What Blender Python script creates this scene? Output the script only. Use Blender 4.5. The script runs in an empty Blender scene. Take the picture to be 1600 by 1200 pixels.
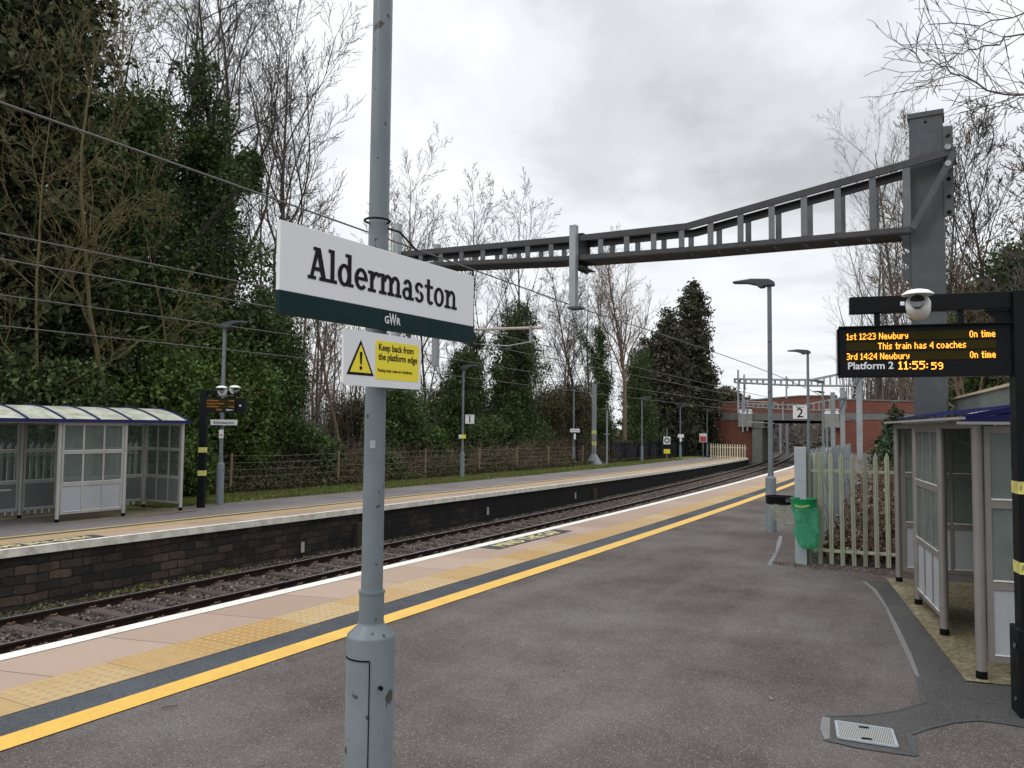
import bpy, math, random
import numpy as np
from mathutils import Vector, Matrix
PI=math.pi
S=bpy.context.scene
COL=S.collection
# ------------------------------------------------------------------ camera model
F=1248.;TH=math.radians(29.6);PT=math.radians(3.1);RL=math.radians(0.57);CH=2.05
fw=Vector((-math.sin(TH)*math.cos(PT),math.cos(TH)*math.cos(PT),math.sin(PT)))
r0=Vector((math.cos(TH),math.sin(TH),0)); u0=r0.cross(fw)
rt=r0*math.cos(RL)+u0*math.sin(RL); up=rt.cross(fw)
CAM=Vector((0,0,CH))
def ray(x,y): return fw+rt*((x-800)/F)-up*((y-600)/F)
def onX(x,y,X): r=ray(x,y); return CAM+r*(X/r.x)
def onY(x,y,Y): r=ray(x,y); return CAM+r*(Y/r.y)
def onZ(x,y,z): r=ray(x,y); return CAM+r*((z-CH)/r.z)
def cur(Y): return -.00085*max(0.,Y-10)**2            # the line bends gently left
def zf(Y): return -.007*min(max(Y-8.,0),64)            # far platform falls away slightly
def onF(x,y):                                          # on the far platform's surface
    z=0
    for _ in range(8): p=onZ(x,y,z); z=zf(p.y)
    return p
# ------------------------------------------------------------------ object helpers
def tag(o,label=None,cat=None,group=None,kind=None):
    if label: o['label']=label
    if cat: o['category']=cat
    if group: o['group']=group
    if kind: o['kind']=kind
    return o
def empty(name,loc,rz=0,label=None,cat=None,group=None):
    o=bpy.data.objects.new(name,None); COL.objects.link(o); o.empty_display_size=.1
    o.location=loc; o.rotation_euler=(0,0,rz)
    return tag(o,label,cat,group)
def copy_tree(o,parent=None):
    c=o.copy(); COL.objects.link(c); c.parent=parent
    for ch in list(o.children): copy_tree(ch,c)
    return c
class MB:
    def __init__(s): s.v=[]; s.f=[]; s.uv=None; s.sm=False
    def add(s,vs,fs):
        n=len(s.v); s.v+= [tuple(v) for v in vs]; s.f+=[tuple(i+n for i in f) for f in fs]; return s
    def box(s,x0,y0,z0,x1,y1,z1,M=None):
        vs=[(x,y,z) for z in (z0,z1) for x,y in ((x0,y0),(x1,y0),(x1,y1),(x0,y1))]
        if M is not None: vs=[M@Vector(v) for v in vs]
        return s.add(vs,[(3,2,1,0),(4,5,6,7),(0,1,5,4),(1,2,6,5),(2,3,7,6),(3,0,4,7)])
    def bar(s,a,b,w,h,upv=(0,0,1)):                     # box beam from a to b
        a=Vector(a);b=Vector(b);d=(b-a).normalized();U=Vector(upv)
        if abs(d.dot(U))>.99: U=Vector((1,0,0))
        sd=d.cross(U).normalized();U=sd.cross(d)
        vs=[]
        for p in (a,b):
            for i,j in ((-1,-1),(1,-1),(1,1),(-1,1)): vs.append(p+sd*(i*w/2)+U*(j*h/2))
        return s.add(vs,[(3,2,1,0),(4,5,6,7),(0,1,5,4),(1,2,6,5),(2,3,7,6),(3,0,4,7)])
    def cyl(s,a,b,r,r2=None,n=16,caps=True):
        if r2 is None: r2=r
        a=Vector(a);b=Vector(b);d=(b-a).normalized();U=Vector((0,0,1)) if abs(d.z)<.99 else Vector((1,0,0))
        sd=d.cross(U).normalized();U=sd.cross(d);vs=[]
        for p,q in ((a,r),(b,r2)):
            for i in range(n): t=2*PI*i/n; vs.append(p+sd*(q*math.cos(t))+U*(q*math.sin(t)))
        fs=[(i,(i+1)%n,n+(i+1)%n,n+i) for i in range(n)]
        if caps: fs+= [tuple(range(n))[::-1],tuple(range(n,2*n))]
        return s.add(vs,fs)
    def lathe(s,prof,n=24,c=(0,0)):                     # [(r,z)...]
        vs=[];fs=[]
        for r,z in prof:
            for i in range(n): t=2*PI*i/n; vs.append((c[0]+r*math.cos(t),c[1]+r*math.sin(t),z))
        for k in range(len(prof)-1):
            for i in range(n): fs.append((k*n+i,k*n+(i+1)%n,(k+1)*n+(i+1)%n,(k+1)*n+i))
        fs.append(tuple(range(n))[::-1]); fs.append(tuple(range((len(prof)-1)*n,len(prof)*n)))
        return s.add(vs,fs)
    def prism(s,poly,M,h):                              # 2D poly in plane M(x,y,0) extruded to z=h
        n=len(poly); vs=[M@Vector((x,y,0)) for x,y in poly]+[M@Vector((x,y,h)) for x,y in poly]
        return s.add(vs,[tuple(range(n))[::-1],tuple(range(n,2*n))]+[(i,(i+1)%n,n+(i+1)%n,n+i) for i in range(n)])
    def tube(s,pts,r,n=8):
        pts=[Vector(p) for p in pts];rs=r if isinstance(r,(list,tuple)) else [r]*len(pts);vs=[];fs=[]
        for k,p in enumerate(pts):
            d=(pts[min(k+1,len(pts)-1)]-pts[max(k-1,0)]).normalized()
            U=Vector((0,0,1)) if abs(d.z)<.9 else Vector((1,0,0)); sd=d.cross(U).normalized();U=sd.cross(d)
            for i in range(n): t=2*PI*i/n; vs.append(p+sd*(rs[k]*math.cos(t))+U*(rs[k]*math.sin(t)))
        for k in range(len(pts)-1):
            for i in range(n): fs.append((k*n+i,k*n+(i+1)%n,(k+1)*n+(i+1)%n,(k+1)*n+i))
        fs.append(tuple(range(n))[::-1]); fs.append(tuple(range((len(pts)-1)*n,len(pts)*n)))
        return s.add(vs,fs)
    def build(s,name,mat,parent=None,bevel=0,smooth=False,loc=None):
        me=bpy.data.meshes.new(name); me.from_pydata(s.v,[],s.f)
        me.materials.append(mat)
        if s.uv is not None:
            l=me.uv_layers.new(name='UVMap')
            idx=[s.uv[i] for f in s.f for i in f]
            l.data.foreach_set('uv',[c for u in idx for c in u])
        o=bpy.data.objects.new(name,me); COL.objects.link(o)
        if parent: o.parent=parent
        if loc: o.location=loc
        me.update()
        if smooth:
            me.polygons.foreach_set('use_smooth',[True]*len(me.polygons))
            try: me.set_sharp_from_angle(angle=math.radians(40))
            except Exception: pass
        if bevel:
            m=o.modifiers.new('b','BEVEL'); m.width=bevel; m.segments=2; m.limit_method='ANGLE'; m.angle_limit=.6
        return o
def npmesh(name,V,Fq,mat,parent=None,smooth=False):     # V (n,3) ; Fq (m,k) int
    me=bpy.data.meshes.new(name); k=Fq.shape[1]; m=len(Fq)
    me.vertices.add(len(V)); me.vertices.foreach_set('co',V.astype(np.float32).ravel())
    me.loops.add(m*k); me.loops.foreach_set('vertex_index',Fq.astype(np.int32).ravel())
    me.polygons.add(m); me.polygons.foreach_set('loop_start',np.arange(0,m*k,k,dtype=np.int32))
    try: me.polygons.foreach_set('loop_total',np.full(m,k,dtype=np.int32))
    except Exception: pass
    if smooth: me.polygons.foreach_set('use_smooth',[True]*m)
    me.materials.append(mat); me.update(calc_edges=True)
    o=bpy.data.objects.new(name,me); COL.objects.link(o)
    if parent: o.parent=parent
    return o
# ------------------------------------------------------------------ materials
def newmat(name):
    m=bpy.data.materials.new(name); m.use_nodes=True; nt=m.node_tree; nt.nodes.clear()
    out=nt.nodes.new('ShaderNodeOutputMaterial'); b=nt.nodes.new('ShaderNodeBsdfPrincipled')
    nt.links.new(b.outputs[0],out.inputs[0]); return m,nt,b
class G:                                                # tiny node-graph helper
    def __init__(s,nt): s.nt=nt
    def n(s,t,**k):
        o=s.nt.nodes.new('ShaderNode'+t)
        for a,v in k.items(): setattr(o,a,v)
        return o
    def l(s,a,b): s.nt.links.new(a,b)
    def coord(s,kind='Object'): return s.n('TexCoord').outputs[kind]
    def noise(s,vec,scale,detail=4,rough=.6,out=0):
        o=s.n('TexNoise'); o.inputs['Scale'].default_value=scale; o.inputs['Detail'].default_value=detail; o.inputs['Roughness'].default_value=rough
        s.l(vec,o.inputs['Vector']); return o.outputs[out]
    def ramp(s,fac,stops,interp='LINEAR'):
        o=s.n('ValToRGB'); o.color_ramp.interpolation=interp; e=o.color_ramp.elements
        while len(e)<len(stops): e.new(.5)
        for i,(p,c) in enumerate(stops):
            e[i].position=p; e[i].color=(c,c,c,1) if isinstance(c,(int,float)) else (*c,1)
        s.l(fac,o.inputs[0]); return o.outputs[0]
    def math(s,op,a,b=None,clamp=False):
        o=s.n('Math',operation=op,use_clamp=clamp)
        for i,v in enumerate((a,b)):
            if v is None: continue
            if isinstance(v,(int,float)): o.inputs[i].default_value=v
            else: s.l(v,o.inputs[i])
        return o.outputs[0]
    def mix(s,f,a,b,mode='MIX'):
        o=s.n('Mix',data_type='RGBA',blend_type=mode); o.clamp_factor=True
        for i,v in ((0,f),(6,a),(7,b)):
            if isinstance(v,(int,float)): o.inputs[i].default_value=v if i==0 else (v,v,v,1)
            elif isinstance(v,tuple): o.inputs[i].default_value=(*v,1)
            else: s.l(v,o.inputs[i])
        return o.outputs[2]
    def bump(s,h,strength,dist,b):
        o=s.n('Bump'); o.inputs['Strength'].default_value=strength; o.inputs['Distance'].default_value=dist
        s.l(h,o.inputs['Height']); s.l(o.outputs[0],b.inputs['Normal'])
def paint(name,c,rough=.45,metal=0,var=.18,scale=3.,dirt=None,dscale=1.2,damt=.35,chips=0,bump=.0,spec=.3):
    m,nt,b=newmat(name); g=G(nt); co=g.coord()
    n=g.noise(co,scale,6,.65)
    col=g.mix(n,tuple(x*(1-var) for x in c),tuple(min(1,x*(1+var)) for x in c))
    if dirt:
        d=g.ramp(g.noise(co,dscale,7,.7),[(.42,0),(.72,1)])
        col=g.mix(g.math('MULTIPLY',d,damt),col,dirt)
    if chips:
        ch=g.ramp(g.noise(co,14,3,.5),[(chips,0),(chips+.015,1)])
        col=g.mix(ch,col,(.06,.055,.05))
    g.l(col,b.inputs['Base Color']); b.inputs['Metallic'].default_value=metal
    g.l(g.ramp(g.noise(co,scale*4,4),[(.3,max(0,rough-.1)),(.7,min(1,rough+.12))]),b.inputs['Roughness'])
    b.inputs['Specular IOR Level'].default_value=spec
    if bump: g.bump(g.noise(co,60,4),bump,.003,b)
    return m
def emis(name,c,st):
    m,nt,b=newmat(name); b.inputs['Base Color'].default_value=(*[x*.3 for x in c],1)
    b.inputs['Emission Color'].default_value=(*c,1); b.inputs['Emission Strength'].default_value=st; return m
def asphalt(name,c,c2,speck=.35,sscale=160,wet=.0,patch=.5,crack=0):
    m,nt,b=newmat(name); g=G(nt); co=g.coord()
    big=g.ramp(g.noise(co,.45,6,.6),[(.38,0),(.66,1)])
    big2=g.ramp(g.noise(co,2.1,6,.7),[(.35,0),(.75,1)])
    col=g.mix(g.math('MULTIPLY',g.math('ADD',g.math('MULTIPLY',big,.65),g.math('MULTIPLY',big2,.35)),patch*2,True),c,c2)
    v=g.n('TexVoronoi',feature='F1'); v.inputs['Scale'].default_value=sscale; g.l(co,v.inputs['Vector'])
    cell=g.n('SeparateColor'); g.l(v.outputs['Color'],cell.inputs[0])
    col=g.mix(.85,col,g.mix(cell.outputs[0],(.28,.28,.28),(.72,.72,.72)),'OVERLAY')
    sp=g.math('MULTIPLY',g.ramp(cell.outputs[1],[(.93,0),(.97,1)]),speck)
    col=g.mix(sp,col,(.55,.52,.5))
    dk=g.ramp(g.noise(co,7,8,.75),[(.3,1),(.42,0)])
    col=g.mix(g.math('MULTIPLY',dk,.4),col,tuple(x*.45 for x in c))
    st=g.ramp(g.noise(co,1.3,5,.8),[(.60,0),(.68,1)]); col=g.mix(g.math('MULTIPLY',st,.30),col,tuple(x*.5 for x in c))
    mp=g.n('Mapping'); mp.inputs['Scale'].default_value=(.9,.12,1); mp.inputs['Rotation'].default_value=(0,0,.5); g.l(co,mp.inputs[0])
    sw=g.ramp(g.noise(mp.outputs[0],1.1,4,.6),[(.5,0),(.68,1)]); col=g.mix(g.math('MULTIPLY',sw,.30),col,tuple(x*1.35 for x in c2))
    if crack:
        dn=g.n('TexNoise'); dn.inputs['Scale'].default_value=2.2; dn.inputs['Detail'].default_value=6; g.l(co,dn.inputs['Vector'])
        sc_=g.n('VectorMath',operation='SCALE'); sc_.inputs['Scale'].default_value=.9; g.l(dn.outputs['Color'],sc_.inputs[0]); ad=g.n('VectorMath',operation='ADD'); g.l(co,ad.inputs[0]); g.l(sc_.outputs[0],ad.inputs[1])
        vc=g.n('TexVoronoi',feature='DISTANCE_TO_EDGE'); vc.inputs['Scale'].default_value=.33; g.l(ad.outputs[0],vc.inputs['Vector'])
        ck=g.math('MULTIPLY',g.math('LESS_THAN',vc.outputs[0],.0035),g.ramp(g.noise(co,.6,3,.5),[(.45,0),(.55,1)])); col=g.mix(g.math('MULTIPLY',ck,crack),col,(.02,.018,.016))
        vg=g.n('TexVoronoi',feature='F1'); vg.inputs['Scale'].default_value=2.1; g.l(co,vg.inputs['Vector']); sg=g.n('SeparateColor'); g.l(vg.outputs['Color'],sg.inputs[0])
        gum=g.math('MULTIPLY',g.math('LESS_THAN',vg.outputs['Distance'],.045),g.math('GREATER_THAN',sg.outputs[0],.72)); col=g.mix(g.math('MULTIPLY',gum,.55),col,(.03,.028,.026))
    g.l(col,b.inputs['Base Color'])
    g.l(g.ramp(big,[(0,.92-wet),(1,.7-wet)]),b.inputs['Roughness']); b.inputs['Specular IOR Level'].default_value=.12
    g.bump(g.math('ADD',v.outputs['Distance'],g.math('MULTIPLY',g.noise(co,40,4),.4)),.55,.006,b)
    return m
def uvxy(g):
    s=g.n('SeparateXYZ'); g.l(g.coord('UV'),s.inputs[0]); return s.outputs[0],s.outputs[1]
def band(g,v,period,width,off=0.):                     # 1 on thin lines each period
    f=g.math('FRACT',g.math('ADD',g.math('DIVIDE',v,period),off))
    d=g.math('ABSOLUTE',g.math('SUBTRACT',f,.5))
    return g.math('GREATER_THAN',d,.5-width/period/2)
def slab_mat():
    m,nt,b=newmat('pink_slab'); g=G(nt); co=g.coord(); u,v=uvxy(g)
    t=g.math('FLOOR',g.math('DIVIDE',g.math('ADD',v,g.math('MULTIPLY',u,-.25)),1.15))
    wn=g.n('TexWhiteNoise',noise_dimensions='1D'); g.l(t,wn.inputs['W'])
    col=g.mix(wn.outputs[0],(.295,.215,.165),(.375,.285,.225))
    col=g.mix(g.math('MULTIPLY',g.ramp(g.noise(co,3,7,.7),[(.4,0),(.75,1)]),.4),col,(.30,.22,.16))
    col=g.mix(g.math('MULTIPLY',g.ramp(g.noise(co,90,3,.6),[(.35,1),(.5,0)]),.35),col,(.25,.17,.14))
    j=band(g,g.math('ADD',v,g.math('MULTIPLY',u,-.25)),1.15,.012)
    col=g.mix(j,col,(.09,.075,.06)); g.l(col,b.inputs['Base Color']); b.inputs['Roughness'].default_value=.85; b.inputs['Specular IOR Level'].default_value=.2
    g.bump(g.math('SUBTRACT',g.noise(co,120,3),j),.4,.004,b); return m
def tactile_mat():
    m,nt,b=newmat('tactile_buff'); g=G(nt); co=g.coord(); u,v=uvxy(g)
    p=.094
    def cc(x): return g.math('SUBTRACT',g.math('FRACT',g.math('DIVIDE',x,p)),.5)
    a,c=cc(u),cc(v); r=g.math('SQRT',g.math('ADD',g.math('MULTIPLY',a,a),g.math('MULTIPLY',c,c)))
    dot=g.ramp(r,[(.20,1),(.30,0)])
    t=g.math('FLOOR',g.math('DIVIDE',v,.94)); wn=g.n('TexWhiteNoise',noise_dimensions='1D'); g.l(t,wn.inputs['W'])
    wear=g.ramp(g.math('ADD',g.math('MULTIPLY',wn.outputs[0],.5),g.math('MULTIPLY',g.noise(co,1.1,6,.7),.8)),[(.45,0),(.85,1)])
    base=g.mix(wear,(.33,.19,.055),(.40,.285,.14))
    dcol=g.mix(wear,(.45,.31,.12),(.28,.19,.09))
    col=g.mix(g.math('MULTIPLY',dot,.75),base,dcol)
    col=g.mix(g.math('MULTIPLY',g.ramp(g.noise(co,8,7,.75),[(.5,0),(.8,1)]),.5),col,(.2,.13,.06))
    j=band(g,v,.94,.012); col=g.mix(g.math('MULTIPLY',j,.7),col,(.12,.09,.05))
    g.l(col,b.inputs['Base Color']); b.inputs['Roughness'].default_value=.7
    g.bump(g.math('ADD',dot,g.math('MULTIPLY',g.noise(co,100,3),.25)),.6,.006,b); return m
def line_mat(name,c,dirt,amt):
    m,nt,b=newmat(name); g=G(nt); co=g.coord()
    col=g.mix(g.math('MULTIPLY',g.ramp(g.noise(co,2.5,8,.75),[(.4,0),(.8,1)]),amt),c,dirt)
    cr=g.n('TexVoronoi',feature='DISTANCE_TO_EDGE'); cr.inputs['Scale'].default_value=3.2; g.l(co,cr.inputs['Vector'])
    k=g.math('MULTIPLY',g.math('LESS_THAN',cr.outputs[0],.008),.15)
    col=g.mix(k,col,tuple(x*.35 for x in dirt))
    col=g.mix(g.math('MULTIPLY',g.ramp(g.noise(co,150,2),[(.6,0),(.7,1)]),.25),col,dirt)
    g.l(col,b.inputs['Base Color']); b.inputs['Roughness'].default_value=.6
    g.bump(g.noise(co,130,3),.35,.004,b); return m
def wall_mat():
    m,nt,b=newmat('sooty_block'); g=G(nt); co=g.coord('UV')
    br=g.n('TexBrick'); br.inputs['Scale'].default_value=1; br.inputs['Brick Width'].default_value=.39; br.inputs['Row Height'].default_value=.158
    br.inputs['Mortar Size'].default_value=.012; br.inputs['Mortar Smooth'].default_value=.4; br.inputs['Bias'].default_value=-.2
    br.inputs['Color1'].default_value=(.045,.038,.032,1); br.inputs['Color2'].default_value=(.17,.115,.082,1); br.inputs['Mortar'].default_value=(.018,.016,.014,1)
    dist=g.n('VectorMath',operation='ADD'); nz=g.n('TexNoise'); nz.inputs['Scale'].default_value=3; g.l(co,nz.inputs['Vector'])
    sc=g.n('VectorMath',operation='SCALE'); sc.inputs['Scale'].default_value=.085; g.l(nz.outputs['Color'],sc.inputs[0]); g.l(co,dist.inputs[0]); g.l(sc.outputs[0],dist.inputs[1]); g.l(dist.outputs[0],br.inputs['Vector'])
    soot=g.ramp(g.noise(co,.8,7,.7),[(.34,0),(.58,1)])
    sx=g.n('SeparateXYZ'); g.l(co,sx.inputs[0])
    along=g.ramp(g.math('DIVIDE',sx.outputs[0],60.),[(.20,.05),(.50,.9)])
    col=g.mix(g.math('ADD',g.math('MULTIPLY',soot,.6),g.math('MULTIPLY',along,.8),True),br.outputs[0],(.016,.016,.016))
    mp=g.n('Mapping'); mp.inputs['Scale'].default_value=(3.5,.12,1); g.l(co,mp.inputs[0])
    streak=g.ramp(g.noise(mp.outputs[0],1,5,.6),[(.70,0),(.76,1)])
    col=g.mix(g.math('MULTIPLY',streak,.16),col,(.4,.38,.34))
    gn=g.ramp(sx.outputs[1],[(0.,1),(.25,0)]); col=g.mix(g.math('MULTIPLY',g.math('MULTIPLY',gn,g.ramp(g.noise(co,2.2,6,.7),[(.4,0),(.7,1)])),.5),col,(.09,.10,.035))
    col=g.mix(.6,col,g.ramp(g.noise(co,9,8,.8),[(.25,.25),(.7,.75)]),'OVERLAY')
    g.l(col,b.inputs['Base Color']); b.inputs['Roughness'].default_value=.85; b.inputs['Specular IOR Level'].default_value=.12
    g.bump(g.math('ADD',g.math('MULTIPLY',br.outputs['Fac'],-1.),g.math('MULTIPLY',g.noise(co,14,6,.7),.7)),.8,.02,b); return m
def brick_mat():
    m,nt,b=newmat('red_brick'); g=G(nt); co=g.coord('UV')
    br=g.n('TexBrick'); br.inputs['Scale'].default_value=1; br.inputs['Brick Width'].default_value=.225; br.inputs['Row Height'].default_value=.075
    br.inputs['Mortar Size'].default_value=.009; br.inputs['Bias'].default_value=-.1
    br.inputs['Color1'].default_value=(.15,.045,.028,1); br.inputs['Color2'].default_value=(.235,.072,.045,1); br.inputs['Mortar'].default_value=(.10,.06,.045,1)
    g.l(co,br.inputs['Vector'])
    col=g.mix(g.math('MULTIPLY',g.ramp(g.noise(co,.35,7,.7),[(.38,0),(.7,1)]),.55),br.outputs[0],(.10,.035,.025))
    col=g.mix(g.math('MULTIPLY',g.ramp(g.noise(co,1.3,7,.75),[(.6,0),(.75,1)]),.2),col,(.42,.30,.25))
    g.l(col,b.inputs['Base Color']); b.inputs['Roughness'].default_value=.9; return m
def ballast_mat(name,c1,c2,c3):
    m,nt,b=newmat(name); g=G(nt); co=g.coord()
    v=g.n('TexVoronoi'); v.inputs['Scale'].default_value=17; g.l(co,v.inputs['Vector'])
    s=g.n('SeparateColor'); g.l(v.outputs['Color'],s.inputs[0])
    col=g.ramp(s.outputs[0],[(0,c1),(.6,c2),(1,c3)])
    col=g.mix(g.math('MULTIPLY',g.ramp(v.outputs['Distance'],[(.35,0),(.7,1)]),.7),col,(.015,.013,.012))
    g.l(col,b.inputs['Base Color']); b.inputs['Roughness'].default_value=.9; b.inputs['Specular IOR Level'].default_value=.1
    g.bump(g.math('MULTIPLY',v.outputs['Distance'],-1.),.9,.05,b); return m
def island_mat(name,stops,rough=.8,noise=.0,ncol=(0,0,0),nscale=.8,trans=.0,spec=.14):
    m,nt,b=newmat(name); g=G(nt); geo=g.n('NewGeometry')
    col=g.ramp(geo.outputs['Random Per Island'],stops)
    if noise:
        f=g.ramp(g.noise(g.coord(),nscale,4,.6),[(.35,0),(.65,1)])
        col=g.mix(g.math('MULTIPLY',f,noise),col,ncol)
    g.l(col,b.inputs['Base Color']); b.inputs['Roughness'].default_value=rough; b.inputs['Specular IOR Level'].default_value=spec
    if trans:
        t=g.n('BsdfTranslucent'); g.l(col,t.inputs[0]); mx=g.n('MixShader'); mx.inputs[0].default_value=trans
        out=[n for n in nt.nodes if n.type=='OUTPUT_MATERIAL'][0]
        g.l(b.outputs[0],mx.inputs[1]); g.l(t.outputs[0],mx.inputs[2]); g.l(mx.outputs[0],out.inputs[0])
    return m
def ground_mat(name,a,bc,cc,scale=2.):
    m,nt,b=newmat(name); g=G(nt); co=g.coord()
    col=g.ramp(g.noise(co,scale,8,.75),[(.3,a),(.5,bc),(.7,cc)])
    v=g.n('TexVoronoi'); v.inputs['Scale'].default_value=scale*12; g.l(co,v.inputs['Vector'])
    col=g.mix(.5,col,v.outputs['Distance'],'OVERLAY')
    g.l(col,b.inputs['Base Color']); b.inputs['Roughness'].default_value=.95; b.inputs['Specular IOR Level'].default_value=.1
    g.bump(g.noise(co,scale*15,6,.7),.8,.04,b); return m
def glass_mat(name,tint,alpha,rough=.12):
    m,nt,b=newmat(name); g=G(nt)
    t=g.n('BsdfTransparent'); t.inputs[0].default_value=(*tint,1)
    b.inputs['Base Color'].default_value=(.30,.34,.33,1); b.inputs['Roughness'].default_value=rough; b.inputs['Specular IOR Level'].default_value=.7
    mx=g.n('MixShader'); f=g.ramp(g.noise(g.coord(),1.7,7,.7),[(.3,alpha*.75),(.75,min(1,alpha*1.35))])
    g.l(f,mx.inputs[0]); out=[n for n in nt.nodes if n.type=='OUTPUT_MATERIAL'][0]
    g.l(t.outputs[0],mx.inputs[1]); g.l(b.outputs[0],mx.inputs[2]); g.l(mx.outputs[0],out.inputs[0]); return m
M=dict(
 asph=asphalt('asphalt_worn',(.062,.050,.045),(.132,.119,.111),speck=.34,crack=.14),
 asph_new=asphalt('asphalt_new',(.050,.049,.047),(.085,.084,.080),speck=.15,patch=.4),
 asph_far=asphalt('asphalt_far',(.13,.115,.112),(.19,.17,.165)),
 strip=asphalt('asphalt_strip',(.045,.050,.057),(.078,.085,.093),speck=.15),
 slab=slab_mat(),tact=tactile_mat(),
 white=line_mat('edge_white',(.72,.70,.65),(.33,.29,.23),.6),yellow=line_mat('line_yellow',(.66,.39,.065),(.34,.22,.06),.55),
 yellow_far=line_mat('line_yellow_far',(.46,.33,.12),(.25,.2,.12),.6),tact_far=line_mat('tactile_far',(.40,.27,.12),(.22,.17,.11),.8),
 coping=paint('coping_cream',(.70,.67,.58),.8,var=.12,scale=2,dirt=(.14,.12,.085),dscale=4.5,damt=.55),
 wall=wall_mat(),brick=brick_mat(),
 ballast=ballast_mat('ballast',(.03,.025,.022),(.075,.06,.053),(.16,.14,.12)),
 stone=island_mat('ballast_stone',[(0,(.024,.019,.016)),(.5,(.060,.046,.038)),(.85,(.10,.082,.07)),(1,(.20,.17,.145))],.9),
 rail=paint('rail_rust',(.030,.019,.015),.8,var=.3,scale=5,spec=.08),railtop=paint('rail_head',(.30,.28,.27),.35,metal=.7,var=.2),
 sleeper=paint('sleeper_concrete',(.062,.048,.038),.9,var=.3,scale=4,dirt=(.06,.045,.035),damt=.7),
 clip=paint('clip',(.16,.09,.06),.7),
 grey=paint('post_grey',(.165,.195,.212),.38,var=.10,scale=2.2,dirt=(.085,.10,.10),dscale=1.8,damt=.5,chips=.665),
 greyl=paint('post_grey_light',(.22,.245,.26),.45,var=.12,dirt=(.12,.12,.11),damt=.4),
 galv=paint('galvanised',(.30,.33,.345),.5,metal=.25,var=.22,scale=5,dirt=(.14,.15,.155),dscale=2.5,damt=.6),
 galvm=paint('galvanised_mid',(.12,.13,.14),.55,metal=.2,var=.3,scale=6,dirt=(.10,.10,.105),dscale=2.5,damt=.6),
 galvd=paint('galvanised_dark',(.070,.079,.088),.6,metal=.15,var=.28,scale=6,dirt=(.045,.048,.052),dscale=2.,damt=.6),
 steel_boom=paint('boom_steel',(.060,.061,.066),.7,metal=.1,var=.3,scale=7,dirt=(.035,.033,.033),dscale=1.5,damt=.6,spec=.3),
 gal_lt=paint('fence_galv',(.27,.30,.32),.5,metal=.2,var=.25,scale=6),
 cream=paint('palisade_green',(.30,.315,.24),.55,var=.12,scale=4,dirt=(.17,.18,.11),dscale=3,damt=.45),
 pal_pale=paint('palisade_pale',(.50,.52,.52),.6,var=.15,scale=4),
 cream2=paint('palisade_cream',(.62,.58,.42),.6,var=.15,scale=4),
 alum=paint('shelter_alu',(.25,.232,.22),.42,metal=.35,var=.14,scale=5,dirt=(.10,.09,.08),damt=.35),
 alum_l=paint('shelter_alu_light',(.42,.41,.40),.42,metal=.25,var=.12,scale=5,dirt=(.2,.19,.17),damt=.4),
 sill=paint('sill_bright',(.78,.78,.76),.3,metal=.2,var=.05),
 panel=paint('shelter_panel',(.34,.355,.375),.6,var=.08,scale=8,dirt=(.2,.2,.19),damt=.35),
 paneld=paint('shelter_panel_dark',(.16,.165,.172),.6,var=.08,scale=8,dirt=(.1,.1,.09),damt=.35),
 glass=glass_mat('shelter_glass',(.70,.76,.74),.22), glassR=glass_mat('shelter_glass_green',(.42,.52,.48),.42),
 blue=paint('roof_blue',(.012,.013,.085),.5,var=.15,spec=.25),
 roofp=paint('roof_sheet',(.46,.47,.39),.5,var=.12,scale=2,dirt=(.14,.13,.06),dscale=3.5,damt=.8),
 moss=island_mat('moss',[(0,(.008,.010,.005)),(.7,(.02,.022,.010)),(1,(.07,.075,.03))],.95),
 pad=ground_mat('pad_concrete',(.13,.11,.065),(.20,.17,.105),(.26,.235,.17),1.6),
 padL=ground_mat('pad_concrete_far',(.13,.105,.075),(.20,.17,.12),(.25,.21,.15),2.5),
 black=paint('black_paint',(.006,.007,.008),.5,var=.3,scale=3,spec=.12), blackm=paint('black_matt',(.005,.005,.006),.7,spec=.1),
 led_off=paint('led_off',(.028,.023,.004),.7,var=.2,scale=40,spec=.1), led=emis('led_amber',(1.,.36,.035),3.2), led_dim=emis('led_amber_dim',(1.,.33,.03),.35),
 wtext=emis('white_print_glow',(.8,.82,.85),.42),  # board lettering given a faint glow of its own to read brighter
 signw=paint('sign_white',(.70,.70,.71),.5,var=.04,scale=2), signg=paint('sign_green',(.003,.020,.022),.5,var=.2,spec=.12), ink=paint('sign_ink',(.014,.009,.016),.6,spec=.1),
 signy=paint('sign_yellow',(.80,.66,.04),.45,var=.05),
 whitep=paint('white_plastic',(.72,.72,.70),.3,var=.04), lens=paint('dome_lens',(.01,.01,.012),.06,spec=.9),
 red=paint('sign_red',(.5,.07,.06),.5), tape=paint('yellow_tape',(.62,.58,.16),.5,var=.12,dirt=(.15,.14,.08),dscale=9,damt=.6),
 wire=paint('wire',(.10,.095,.09),.6), wirel=paint('wire_light',(.33,.33,.32),.5,metal=.3), insul=paint('insulator',(.42,.36,.30),.4),
 wood=paint('post_wood',(.20,.145,.09),.9,var=.25,scale=6), wirefence=paint('fence_wire',(.16,.13,.10),.7),
 conc=paint('concrete',(.26,.255,.24),.9,var=.18,scale=3,dirt=(.12,.11,.09),dscale=1.5,damt=.5), concd=paint('concrete_girder',(.155,.155,.15),.9,var=.2,scale=1.5,dirt=(.07,.07,.06),damt=.6),
 gbin=paint('bin_green',(.01,.21,.075),.3,var=.1), plate=None)
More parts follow.
